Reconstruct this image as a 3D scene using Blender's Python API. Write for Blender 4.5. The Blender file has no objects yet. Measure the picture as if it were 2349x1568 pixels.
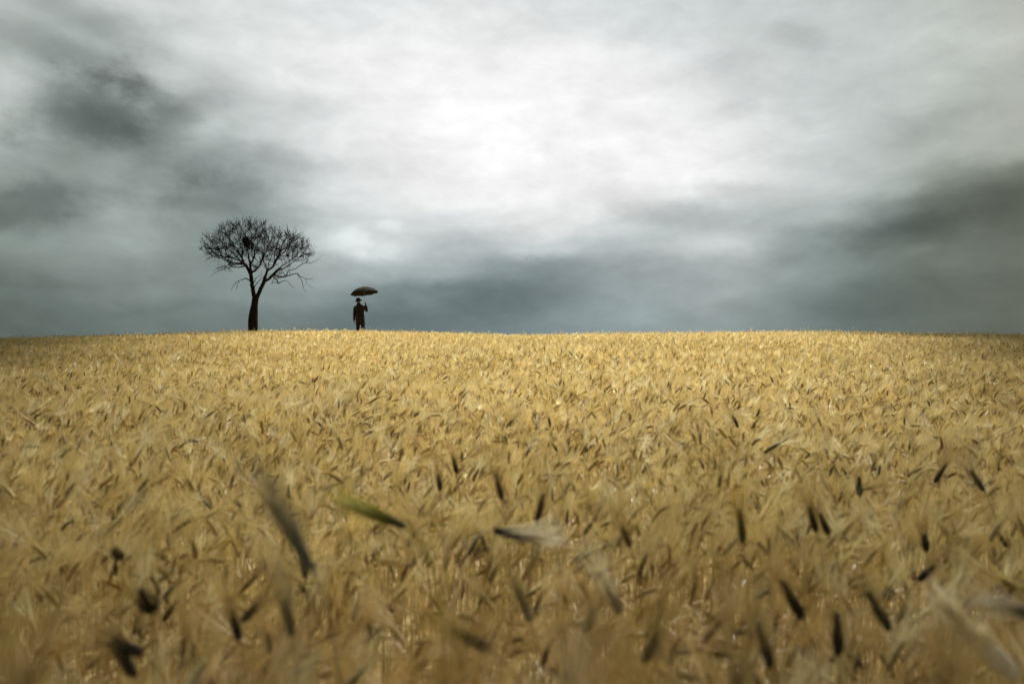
import bpy, bmesh, math, random
import numpy as np
from mathutils import Vector, Matrix, Euler

R = math.radians
S = bpy.context.scene
COL = S.collection

# ------------------------------------------------------------------ camera
F = 1827.0                     # focal length in pixels of a 2349 px wide picture (28 mm on 36 mm)
PITCH = R(0.60)
CAMZ = 1.25
cd = bpy.data.cameras.new("camera")
cam = bpy.data.objects.new("camera", cd)
COL.objects.link(cam)
cam.location = (0, 0, CAMZ)
cam.rotation_euler = (R(90) + PITCH, 0, 0)
cd.lens = 28.0
cd.sensor_width = 36.0
cd.clip_start = 0.05
cd.clip_end = 8000
cd.dof.use_dof = True
cd.dof.focus_distance = 13.0
cd.dof.aperture_fstop = 2.4
S.camera = cam

def at(px, py, y):
    """point of the place that lies y metres ahead in the direction of photograph pixel (px, py)"""
    v = Vector(((px - 1174.5) / F, (784 - py) / F, -1.0))
    v = cam.rotation_euler.to_matrix() @ v
    return Vector((0, 0, CAMZ)) + v * (y / v.y)

# ------------------------------------------------------------------ sun
SUN_EL, SUN_AZ = 50.0, 28.0     # azimuth to the right of the view direction
sd = bpy.data.lights.new("sun", 'SUN')
sd.energy = 5.0
sd.angle = R(2.0)
sd.color = (1.0, 0.95, 0.86)
sun = bpy.data.objects.new("sun", sd)
COL.objects.link(sun)
SUND = Vector((math.sin(R(SUN_AZ)) * math.cos(R(SUN_EL)), math.cos(R(SUN_AZ)) * math.cos(R(SUN_EL)), math.sin(R(SUN_EL))))
sun.rotation_euler = SUND.to_track_quat('Z', 'Y').to_euler()
sun.location = SUND * 300

S.view_settings.view_transform = 'Standard'
S.view_settings.look = 'None'
EXPO = 1.15
S.view_settings.exposure = EXPO
S.view_settings.gamma = 1.0
S.cycles.max_bounces = 6
S.cycles.diffuse_bounces = 3
S.cycles.transmission_bounces = 4
S.cycles.glossy_bounces = 2

# ------------------------------------------------------------------ world: overcast cloudscape
W = bpy.data.worlds.new("World")
S.world = W
W.use_nodes = True
nt = W.node_tree
nt.nodes.clear()
def N(t, **k):
    n = nt.nodes.new(t)
    for a, v in k.items():
        setattr(n, a, v)
    return n
def L(a, b):
    nt.links.new(a, b)
def math_(op, a, b=None, c=None, clamp=False):
    n = N('ShaderNodeMath', operation=op, use_clamp=clamp)
    for i, v in enumerate((a, b, c)):
        if v is None:
            continue
        if isinstance(v, (int, float)):
            n.inputs[i].default_value = v
        else:
            L(v, n.inputs[i])
    return n.outputs[0]

def srgb(c):
    return tuple(((v / 255 / 12.92) if v / 255 <= 0.04045 else ((v / 255 + 0.055) / 1.055) ** 2.4) for v in c)

XS = [0, 150, 300, 450, 600, 750, 900, 1050, 1200, 1350, 1500, 1650, 1800, 1950, 2100, 2250, 2349]
ROWS = [
 (-60, [180, 200, 208, 208, 208, 208, 212, 212, 210, 204, 196, 192, 188, 184, 178, 168, 150]),
 (60,  [196, 204, 212, 214, 216, 220, 226, 230, 228, 220, 210, 204, 196, 188, 180, 174, 163]),
 (150, [184, 166, 178, 206, 222, 234, 240, 242, 242, 238, 228, 210, 200, 190, 184, 178, 172]),
 (215, [172, 164, 170, 192, 216, 230, 238, 241, 241, 239, 236, 224, 206, 190, 184, 178, 172]),
 (275, [190, 150, 146, 172, 202, 218, 237, 241, 241, 240, 237, 228, 208, 190, 180, 170, 162]),
 (340, [176, 128, 142, 150, 196, 226, 238, 242, 242, 241, 239, 233, 212, 188, 172, 164, 166]),
 (400, [168, 136, 146, 152, 170, 216, 234, 243, 245, 242, 240, 236, 212, 186, 172, 162, 158]),
 (455, [150, 142, 160, 148, 160, 208, 228, 236, 246, 234, 232, 226, 204, 186, 156, 126, 114]),
 (510, [130, 136, 160, 146, 144, 186, 212, 216, 230, 216, 192, 184, 176, 158, 128, 108, 104]),
 (565, [120, 132, 146, 140, 142, 190, 198, 184, 196, 182, 182, 204, 160, 128, 100, 96, 92]),
 (620, [132, 142, 142, 136, 140, 158, 160, 158, 142, 152, 166, 172, 148, 124, 108, 104, 98]),
 (675, [108, 118, 132, 134, 134, 134, 126, 118, 122, 144, 156, 158, 138, 112, 98, 96, 92]),
 (725, [92, 100, 110, 112, 112, 112, 106, 108, 122, 134, 142, 146, 134, 106, 98, 94, 92]),
 (800, [82, 90, 96, 98, 98, 100, 104, 112, 122, 132, 136, 138, 118, 102, 98, 94, 90]),
]
def skycol(x, v):
    v = v + 10 * min(1.0, max(0.0, (225 - v) / 40.0))
    t = min(1.0, max(0.0, (235 - v) / 120.0))
    w = math.exp(-((x - 1180) / 640.0) ** 2)
    e = 1 - w
    warm = max(0.0, (x - 1950) / 400.0)
    r = v * (1 - t * (0.095 * w + 0.075 * e - 0.06 * warm))
    g = v * (1 + t * 0.028)
    b = v * (1 + t * (0.045 * w - 0.02 * e - 0.05 * warm))
    return srgb((min(r, 255), min(g, 255), min(b, 255))) + (1.0,)

tc = N('ShaderNodeTexCoord')
dirv = tc.outputs['Generated']
# direction warped with fractal noise so that cloud edges are ragged
mp = N('ShaderNodeMapping'); mp.inputs['Scale'].default_value = (1, 1, 2.1)
L(dirv, mp.inputs[0])
def noise(scale, detail, rough, dist=0.0, vec=None):
    n = N('ShaderNodeTexNoise', noise_dimensions='3D')
    n.inputs['Scale'].default_value = scale
    n.inputs['Detail'].default_value = detail
    n.inputs['Roughness'].default_value = rough
    n.inputs['Distortion'].default_value = dist
    L(vec or mp.outputs[0], n.inputs['Vector'])
    return n
nw = noise(7.0, 8.0, 0.58)
nw2 = noise(2.6, 3.0, 0.5)
def centred(n):
    v = N('ShaderNodeVectorMath', operation='SUBTRACT')
    L(n.outputs['Color'], v.inputs[0]); v.inputs[1].default_value = (0.5, 0.5, 0.5)
    return v.outputs[0]
def vscale(a, s):
    v = N('ShaderNodeVectorMath', operation='MULTIPLY')
    L(a, v.inputs[0]); v.inputs[1].default_value = s
    return v.outputs[0]
def vadd(a, b):
    v = N('ShaderNodeVectorMath', operation='ADD')
    L(a, v.inputs[0]); L(b, v.inputs[1])
    return v.outputs[0]
wv = vadd(dirv, vscale(centred(nw), (0.11, 0.0, 0.06)))
wv = vadd(wv, vscale(centred(nw2), (0.03, 0.0, 0.015)))
sep = N('ShaderNodeSeparateXYZ'); L(wv, sep.inputs[0])
az = math_('ARCTAN2', sep.outputs[0], sep.outputs[1])
el = math_('ARCSINE', math_('MULTIPLY', sep.outputs[2], 1.0, clamp=False))
AZ0, AZ1 = math.atan((-60 - 1174.5) / F), math.atan((2409 - 1174.5) / F)
azn = math_('MULTIPLY_ADD', az, 1 / (AZ1 - AZ0), -AZ0 / (AZ1 - AZ0), clamp=True)
# keep sky behind the viewer from wrapping: fades to the mean overcast tone below
def row(vals):
    r = N('ShaderNodeValToRGB')
    r.color_ramp.interpolation = 'CARDINAL'
    els = r.color_ramp.elements
    pts = []
    for x, v in zip(XS, vals):
        pts.append(((math.atan((x - 1174.5) / F) - AZ0) / (AZ1 - AZ0), skycol(x, v)))
    els[0].position, els[0].color = pts[0]
    els[1].position, els[1].color = pts[-1]
    for p, c in pts[1:-1]:
        e = els.new(p); e.color = c
    L(azn, r.inputs[0])
    return r.outputs['Color']
def smoothstep(v, a, b):
    m = N('ShaderNodeMapRange', interpolation_type='SMOOTHSTEP')
    L(v, m.inputs['Value'])
    m.inputs['From Min'].default_value = a
    m.inputs['From Max'].default_value = b
    return m.outputs['Result']
def mix(f, a, b):
    m = N('ShaderNodeMix', data_type='RGBA')
    if isinstance(f, (int, float)):
        m.inputs['Factor'].default_value = f
    else:
        L(f, m.inputs['Factor'])
    for k, v in (('A', a), ('B', b)):
        s = [i for i in m.inputs if i.name == k and i.type == 'RGBA'][0]
        if isinstance(v, tuple):
            s.default_value = v
        else:
            L(v, s)
    return [o for o in m.outputs if o.type == 'RGBA'][0]
def elof(py):
    return math.atan((784 - py) / F) + PITCH
cur = row(ROWS[-1][1])
for i in range(len(ROWS) - 2, -1, -1):
    cur = mix(smoothstep(el, elof(ROWS[i + 1][0]), elof(ROWS[i][0])), cur, row(ROWS[i][1]))
# soft fine structure and faint streaks
mp2 = N('ShaderNodeMapping'); mp2.inputs['Scale'].default_value = (1.0, 1.0, 2.2); mp2.inputs['Rotation'].default_value = (0, R(16), 0)
L(dirv, mp2.inputs[0])
n1 = noise(5.5, 5.0, 0.48, 0.3, mp2.outputs[0])
n2 = noise(16.0, 7.0, 0.58, 0.2)
g1 = math_('MULTIPLY_ADD', n1.outputs['Fac'], 0.42, 0.80)
g2 = math_('MULTIPLY_ADD', n2.outputs['Fac'], 0.30, 0.87)
gain = math_('MULTIPLY', g1, g2)
nt_ = noise(17.0, 9.0, 0.6, 0.5)
gain = math_('MULTIPLY', gain, math_('MULTIPLY_ADD', nt_.outputs['Fac'], 0.30, 0.85))
gm = N('ShaderNodeVectorMath', operation='SCALE')
L(cur, gm.inputs[0]); L(gain, gm.inputs['Scale'])
cur = gm.outputs[0]
# individual cloud masses: (px, py, half width, half height, tilt, gain, edge softness, raggedness)
mp3 = N('ShaderNodeMapping'); mp3.inputs['Scale'].default_value = (1, 1, 1.5)
L(dirv, mp3.inputs[0])
nf = noise(19.0, 9.0, 0.58, 0.2, mp3.outputs[0])
nfc = math_('SUBTRACT', nf.outputs['Fac'], 0.5)
sep0 = N('ShaderNodeSeparateXYZ'); L(vadd(dirv, vscale(centred(nw), (0.035, 0.0, 0.025))), sep0.inputs[0])
az0 = math_('ARCTAN2', sep0.outputs[0], sep0.outputs[1]); el0 = math_('ARCSINE', sep0.outputs[2])
ae = N('ShaderNodeCombineXYZ'); L(az0, ae.inputs[0]); L(el0, ae.inputs[1])
CLOUDS = [
 (190, 326, 112, 76, 18, .70, 1.0, 2.2), (250, 400, 170, 110, 30, .84, 1.3, 2.6), (420, 350, 170, 70, -35, .82, 1.2, 2.6), (150, 660, 240, 60, 0, .90, 1.4, 2.0), (560, 560, 170, 50, 10, .90, 1.3, 2.2), (312, 268, 40, 28, 0, .78, 1.0, 2.0), (140, 122, 170, 36, -14, .74, 1.4, 1.0), (120, 200, 200, 32, -10, .70, 1.3, 1.0),
 (455, 275, 85, 42, 24, .74, 1.3, 1.4), (625, 386, 95, 32, -5, .74, 1.5, 1.3), (345, 430, 110, 80, 10, .80, 1.4, 1.6), (515, 470, 115, 44, 18, .72, 1.3, 1.3), (65, 515, 110, 52, 14, .72, 1.1, 2.4),
 (700, 258, 60, 28, 0, .88, 1.4, 1.2), (215, 430, 70, 36, 10, 1.28, 1.3, 1.8), (445, 350, 75, 40, 28, 1.32, 1.2, 1.8), (150, 590, 180, 32, 4, 1.18, 1.5, 1.6), (775, 560, 85, 30, -6, 1.24, 1.3, 2.2), (885, 520, 42, 17, 0, 1.18, 1.0, 2.0),
 (940, 600, 110, 40, 5, 1.08, 1.4, 1.4), (320, 640, 260, 36, 0, .90, 1.6, 1.0),
 (2205, 520, 210, 48, 12, .66, 1.4, 1.0), (1525, 490, 110, 26, -3, .80, 1.1, .9), (1712, 456, 90, 24, -4, .82, 1.2, .9), (1668, 568, 85, 30, 6, 1.14, 1.4, 1.6), (1215, 690, 150, 34, 8, .86, 1.5, 1.0),
 (1485, 715, 75, 26, 5, 1.12, 1.2, 1.6), (1812, 118, 62, 28, -12, .86, 1.2, 1.6), (1675, 182, 95, 32, 0, .91, 1.3, 1.6), (1700, 272, 42, 22, 0, .92, 1.2, 1.8), (2150, 345, 85, 36, 18, .86, 1.4, 1.2),
 (1970, 702, 300, 34, 4, .86, 1.5, .9), (2120, 594, 42, 14, 8, 1.22, 1.2, 1.4), (1398, 345, 60, 66, 0, 1.05, 1.3, 1.4), (1395, 420, 46, 60, 10, .90, 1.3, 1.6), (1480, 70, 90, 30, 20, .92, 1.4, 1.4), (1520, 615, 420, 62, 10, .86, 1.4, 1.0),
 (1120, 545, 130, 44, 16, .92, 1.4, 1.2), (1350, 610, 150, 26, 10, .90, 1.3, 1.2), (30, 10, 60, 26, 0, .72, 1.4, 1.2)]
chain = None
for cx, cy, hw, hh, rot_, gn, soft, rag in CLOUDS:
    m_ = N('ShaderNodeMapping', vector_type='TEXTURE')
    ca = math.atan((cx - 1174.5) / F); ce = elof(cy)
    m_.inputs['Location'].default_value = (ca, ce, 0)
    m_.inputs['Rotation'].default_value = (0, 0, R(rot_))
    m_.inputs['Scale'].default_value = (hw / F, hh / F, 1)
    L(ae.outputs[0], m_.inputs[0])
    ln = N('ShaderNodeVectorMath', operation='LENGTH'); L(m_.outputs[0], ln.inputs[0])
    dist_ = math_('MULTIPLY_ADD', nfc, rag, ln.outputs['Value'])
    mr = N('ShaderNodeMapRange', interpolation_type='SMOOTHERSTEP'); L(dist_, mr.inputs['Value'])
    mr.inputs['From Min'].default_value = 1.0 + soft * 0.55; mr.inputs['From Max'].default_value = max(0.0, 1.0 - soft * 0.75)
    mr.inputs['To Min'].default_value = 1.0; mr.inputs['To Max'].default_value = gn
    chain = mr.outputs['Result'] if chain is None else math_('MULTIPLY', chain, mr.outputs['Result'])
cg = N('ShaderNodeVectorMath', operation='SCALE')
L(cur, cg.inputs[0]); L(chain, cg.inputs['Scale'])
cur = cg.outputs[0]
# overhead and behind: an even pale cloud deck with the physical sky showing faintly through
sky = N('ShaderNodeTexSky', sky_type='NISHITA')
sky.sun_disc = False
sky.sun_elevation = R(SUN_EL)
sky.sun_rotation = R(SUN_AZ)
skys = N('ShaderNodeVectorMath', operation='SCALE'); L(sky.outputs[0], skys.inputs[0]); skys.inputs['Scale'].default_value = 0.08
deckn = noise(2.2, 5.0, 0.55)
deck = mix(deckn.outputs['Fac'], (0.07, 0.075, 0.075, 1), (0.24, 0.25, 0.24, 1))
deck = mix(0.22, deck, skys.outputs[0])
up = smoothstep(el, R(24.5), R(46))
sepd = N('ShaderNodeSeparateXYZ'); L(dirv, sepd.inputs[0])
beh = math_('SUBTRACT', 1.0, smoothstep(sepd.outputs[1], -0.05, 0.6))
cur = mix(math_('MAXIMUM', up, beh), cur, deck)
bg = N('ShaderNodeBackground'); L(cur, bg.inputs['Color']); bg.inputs['Strength'].default_value = 2 ** -EXPO
wo = N('ShaderNodeOutputWorld'); L(bg.outputs[0], wo.inputs['Surface'])

# ------------------------------------------------------------------ helpers
def link(o, parent=None):
    COL.objects.link(o)
    if parent is not None:
        o.parent = parent
    return o
def tag(o, label=None, cat=None, group=None, kind=None):
    for k, v in (('label', label), ('category', cat), ('group', group), ('kind', kind)):
        if v:
            o[k] = v
    return o
def empty(name, loc, rot=(0, 0, 0)):
    o = bpy.data.objects.new(name, None)
    o.location = loc
    o.rotation_euler = rot
    o.empty_display_size = 0.05
    return link(o)
def mesh_obj(name, V, Fc, mat, parent=None, smooth=True, cols=None, mats=None, matidx=None):
    """V (n,3) array, Fc list of index tuples or (m,3) array"""
    me = bpy.data.meshes.new(name)
    V = np.asarray(V, np.float32)
    if isinstance(Fc, np.ndarray):
        k = Fc.shape[1]
        me.vertices.add(len(V)); me.vertices.foreach_set('co', V.ravel())
        me.loops.add(Fc.size); me.loops.foreach_set('vertex_index', Fc.astype(np.int32).ravel())
        me.polygons.add(len(Fc))
        me.polygons.foreach_set('loop_start', np.arange(0, Fc.size, k, dtype=np.int32))
        me.polygons.foreach_set('loop_total', np.full(len(Fc), k, np.int32))
        me.polygons.foreach_set('use_smooth', np.full(len(Fc), smooth, bool))
        if matidx is not None:
            me.polygons.foreach_set('material_index', matidx.astype(np.int32))
        me.update(calc_edges=True)
    else:
        me.from_pydata([tuple(map(float, v)) for v in V], [], [tuple(int(i) for i in f) for f in Fc])
        if smooth:
            me.polygons.foreach_set('use_smooth', [True] * len(me.polygons))
        me.update()
    for m in (mats or [mat]):
        me.materials.append(m)
    if cols is not None:
        at_ = me.color_attributes.new('tint', 'FLOAT_COLOR', 'POINT')
        c4 = np.ones((len(V), 4), np.float32); c4[:, :3] = cols
        at_.data.foreach_set('color', c4.ravel())
    o = bpy.data.objects.new(name, me)
    return link(o, parent)

class MB:
    """collects tubes and lofts into one mesh"""
    def __init__(s):
        s.v = []; s.f = []
    def rings(s, rings, caps=True):
        n = len(rings[0]); b = len(s.v)
        for r in rings:
            s.v.extend([tuple(p) for p in r])
        for i in range(len(rings) - 1):
            for j in range(n):
                k = (j + 1) % n
                s.f.append((b + i * n + j, b + i * n + k, b + (i + 1) * n + k, b + (i + 1) * n + j))
        if caps:
            s.f.append(tuple(b + j for j in range(n))[::-1])
            s.f.append(tuple(b + (len(rings) - 1) * n + j for j in range(n)))
    def tube(s, pts, rad, n=8, caps=True):
        pts = [Vector(p) for p in pts]
        if isinstance(rad, (int, float)):
            rad = [rad] * len(pts)
        rings = []; up = None
        for i, p in enumerate(pts):
            t = (pts[min(i + 1, len(pts) - 1)] - pts[max(i - 1, 0)]).normalized()
            if up is None:
                up = t.orthogonal().normalized()
            else:
                up = (up - t * up.dot(t))
                up = up.normalized() if up.length > 1e-6 else t.orthogonal().normalized()
            w = t.cross(up)
            rings.append([p + (up * math.cos(2 * math.pi * j / n) + w * math.sin(2 * math.pi * j / n)) * rad[i] for j in range(n)])
        s.rings(rings, caps)
    def build(s, name, mat, parent=None, smooth=True):
        return mesh_obj(name, s.v, s.f, mat, parent, smooth)

def material(name):
    m = bpy.data.materials.new(name)
    m.use_nodes = True
    m.node_tree.nodes.clear()
    return m, m.node_tree
def simple_mat(name, c1, c2, rough=0.8, scale=20.0, bump=0.0, spec=0.3, sheen=0.0, stretch=(1, 1, 1)):
    m, t = material(name)
    nn = t.nodes.new; ll = t.links.new
    out = nn('ShaderNodeOutputMaterial'); p = nn('ShaderNodeBsdfPrincipled')
    tc = nn('ShaderNodeTexCoord'); mpp = nn('ShaderNodeMapping'); mpp.inputs['Scale'].default_value = stretch
    nz = nn('ShaderNodeTexNoise'); nz.inputs['Scale'].default_value = scale; nz.inputs['Detail'].default_value = 6; nz.inputs['Roughness'].default_value = 0.6
    rp = nn('ShaderNodeValToRGB'); rp.color_ramp.elements[0].position = 0.3; rp.color_ramp.elements[1].position = 0.7
    rp.color_ramp.elements[0].color = tuple(c1) + (1,); rp.color_ramp.elements[1].color = tuple(c2) + (1,)
    ll(tc.outputs['Object'], mpp.inputs[0]); ll(mpp.outputs[0], nz.inputs['Vector']); ll(nz.outputs['Fac'], rp.inputs[0]); ll(rp.outputs[0], p.inputs['Base Color'])
    p.inputs['Roughness'].default_value = rough
    p.inputs['Specular IOR Level'].default_value = spec
    p.inputs['Sheen Weight'].default_value = sheen
    if bump:
        b = nn('ShaderNodeBump'); b.inputs['Strength'].default_value = bump; b.inputs['Distance'].default_value = 0.02
        ll(nz.outputs['Fac'], b.inputs['Height']); ll(b.outputs[0], p.inputs['Normal'])
    ll(p.outputs[0], out.inputs['Surface'])
    return m

# ------------------------------------------------------------------ terrain
rng = np.random.default_rng(7)
YC = 30.0
_px = np.array([-900, -300, 0, 300, 580, 700, 860, 1020, 1200, 1350, 1500, 1750, 2000, 2200, 2349, 2700, 3300])
_py = np.array([790, 780, 773, 765, 757.5, 756, 757, 761, 765, 763.5, 761, 758, 760, 763, 765, 774, 790])
_slope = (757 - _py) / F
_wx = (_px - 1174.5) / F
def prof(x):
    return (np.interp(x - .03, _wx, _slope) + np.interp(x + .03, _wx, _slope) + np.interp(x, _wx, _slope) * 2) / 4
def sstep(t):
    t = np.clip(t, 0, 1); return t * t * (3 - 2 * t)
def undul(x, y):
    s = np.sin
    a = 0.10 * s(0.55 * x + 0.31 * y + 1.0) * s(0.42 * y - 0.2 * x + 0.5) + 0.07 * s(0.9 * x - 0.7 * y + 2.0) * s(0.33 * x + 0.8 * y)
    b = 0.035 * s(2.3 * x + 1.7 * y) * s(1.9 * y - 1.1 * x + 1.3)
    return a * sstep((y - 2.0) / 4) * (1 - 0.75 * sstep((y - 22) / 8)) + b * (1 - sstep((y - 15) / 10))
def top(x, y):
    """height of the crop's upper surface"""
    x = np.asarray(x, float); y = np.asarray(y, float)
    z = 0.65 - 0.12 * sstep((y - 14) / 12) + 0.0445 * y + prof(x / np.maximum(y, 6.0)) * np.clip(y, 0, 60) + undul(x, y)
    d = np.clip(y - YC, 0, None)
    z = z - np.where(d < 16, 0.004 * d * d, 0.004 * 256 + 0.128 * (d - 16))
    return np.maximum(z, -6.0)
def crop(y):
    return 0.70 + (0.27 - 0.70) * sstep((np.asarray(y, float) - 8) / 22.0)
def ground(x, y):
    return np.maximum(top(x, y) - crop(y), -6.0)

def axis(segs):
    out = []
    for a, b, n in segs:
        out.extend(np.linspace(a, b, n, endpoint=False))
    out.append(segs[-1][1]); return np.array(out)
gx = axis([(-3000, -300, 12), (-300, -40, 20), (-40, 40, 160), (40, 300, 20), (300, 3000, 12)])
gy = axis([(-600, -40, 10), (-40, 0, 20), (0, 60, 160), (60, 200, 28), (200, 4000, 20)])
GX, GY = np.meshgrid(gx, gy)
GZ = ground(GX, GY)
GZ = np.where(GY < 0, 0.04 * GY * np.exp(GY / 60.0) + ground(GX, 0 * GY), GZ)
nx, ny = len(gx), len(gy)
idx = np.arange(nx * ny).reshape(ny, nx)
quads = np.stack([idx[:-1, :-1], idx[:-1, 1:], idx[1:, 1:], idx[1:, :-1]], -1).reshape(-1, 4)
soil = simple_mat('soil', (0.20, 0.14, 0.06), (0.46, 0.35, 0.17), 0.95, 3.0, 0.6, 0.1)
g = mesh_obj('ground', np.stack([GX.ravel(), GY.ravel(), GZ.ravel()], 1), quads, soil)
tag(g, kind='structure')

# ------------------------------------------------------------------ barley materials
def plant_mat(name, transl, rough, spec):
    m, t = material(name)
    nn = t.nodes.new; ll = t.links.new
    out = nn('ShaderNodeOutputMaterial')
    a = nn('ShaderNodeVertexColor'); a.layer_name = 'tint'
    d = nn('ShaderNodeBsdfPrincipled'); d.inputs['Roughness'].default_value = rough; d.inputs['Specular IOR Level'].default_value = spec
    tr = nn('ShaderNodeBsdfTranslucent')
    mx = nn('ShaderNodeMixShader'); mx.inputs[0].default_value = transl
    ll(a.outputs['Color'], d.inputs['Base Color']); ll(a.outputs['Color'], tr.inputs['Color'])
    ll(d.outputs[0], mx.inputs[1]); ll(tr.outputs[0], mx.inputs[2]); ll(mx.outputs[0], out.inputs['Surface'])
    return m
M_STRAW = plant_mat('straw', 0.42, 0.45, 0.5)
M_EAR = plant_mat('ear_husk', 0.06, 0.6, 0.15)

# ------------------------------------------------------------------ barley templates
def centreline(nod, Lear, neck=0.16, sway=0.0):
    """ear base at the origin, ear rising to +x with angle nod from the vertical; returns functions"""
    # ear: angle from nod to nod+bend
    return None
def ear_axis(nod, bend, Lear, n):
    t = np.linspace(0, 1, n)
    ang = nod + bend * t
    ds = Lear / (n - 1)
    x = np.concatenate([[0], np.cumsum(np.sin((ang[1:] + ang[:-1]) / 2) * ds)])
    z = np.concatenate([[0], np.cumsum(np.cos((ang[1:] + ang[:-1]) / 2) * ds)])
    return np.stack([x, 0 * x, z], 1), ang
def stem_axis(nod, neck, n, down):
    """from the ear base backwards down to z=-down (vertical at the foot)"""
    pts = [np.zeros(3)]
    m = n - 2
    for i in range(m):
        a = nod * (1 - (i + 0.5) / m) ** 1.0
        pts.append(pts[-1] - np.array([math.sin(a), 0, math.cos(a)]) * neck / m)
    p = pts[-1]
    pts.append(np.array([p[0] - 0.03 * nod, 0.0, min(p[2] - 0.05, -down)]))
    return np.array(pts[::-1])

class TB:
    """template builder: verts, tris, e (0 straw .. 1 ear), shade, part id (0 stem,1 ear,2 awn,3 leaf)"""
    def __init__(s):
        s.v = []; s.t = []; s.e = []; s.s = []; s.m = []
    def add(s, v, t, e, sh, part):
        b = len(s.v)
        s.v.extend(v); s.t.extend([(b + i, b + j, b + k) for i, j, k in t])
        s.e.extend([e] * len(v) if np.isscalar(e) else e)
        s.s.extend([sh] * len(v) if np.isscalar(sh) else sh)
        s.m.extend([part] * len(t))
    def arr(s):
        return dict(v=np.array(s.v, np.float32), t=np.array(s.t, np.int32), e=np.array(s.e, np.float32), s=np.array(s.s, np.float32), m=np.array(s.m, np.int32))
def strip(tb, pts, w, side, e, sh, part):
    pts = np.asarray(pts); v = []; t = []
    n = len(pts)
    for i, p in enumerate(pts):
        v.append(p - side * w[i]); v.append(p + side * w[i])
    for i in range(n - 1):
        a = 2 * i
        t += [(a, a + 1, a + 3), (a, a + 3, a + 2)]
    tb.add(v, t, e, sh, part)
def awn(tb, r, base, dirv, length, w, lod, outw):
    d = dirv / np.linalg.norm(dirv)
    side = np.cross(d, r.normal(size=3)); side /= np.linalg.norm(side)
    sh = r.uniform(0.8, 1.15)
    if lod == 0:
        p1 = base + d * length * 0.5
        d2 = d + outw * 0.22; d2 /= np.linalg.norm(d2)
        p2 = p1 + d2 * length * 0.5
        v = [base - side * w, base + side * w, p1 - side * w * 0.7, p1 + side * w * 0.7, p2]
        tb.add(v, [(0, 1, 3), (0, 3, 2), (2, 3, 4)], [0.35, 0.35, 0, 0, 0], sh, 2)
    else:
        p2 = base + d * length
        tb.add([base - side * w, base + side * w, p2], [(0, 1, 2)], [0.2, 0.2, 0], sh, 2)
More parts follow.
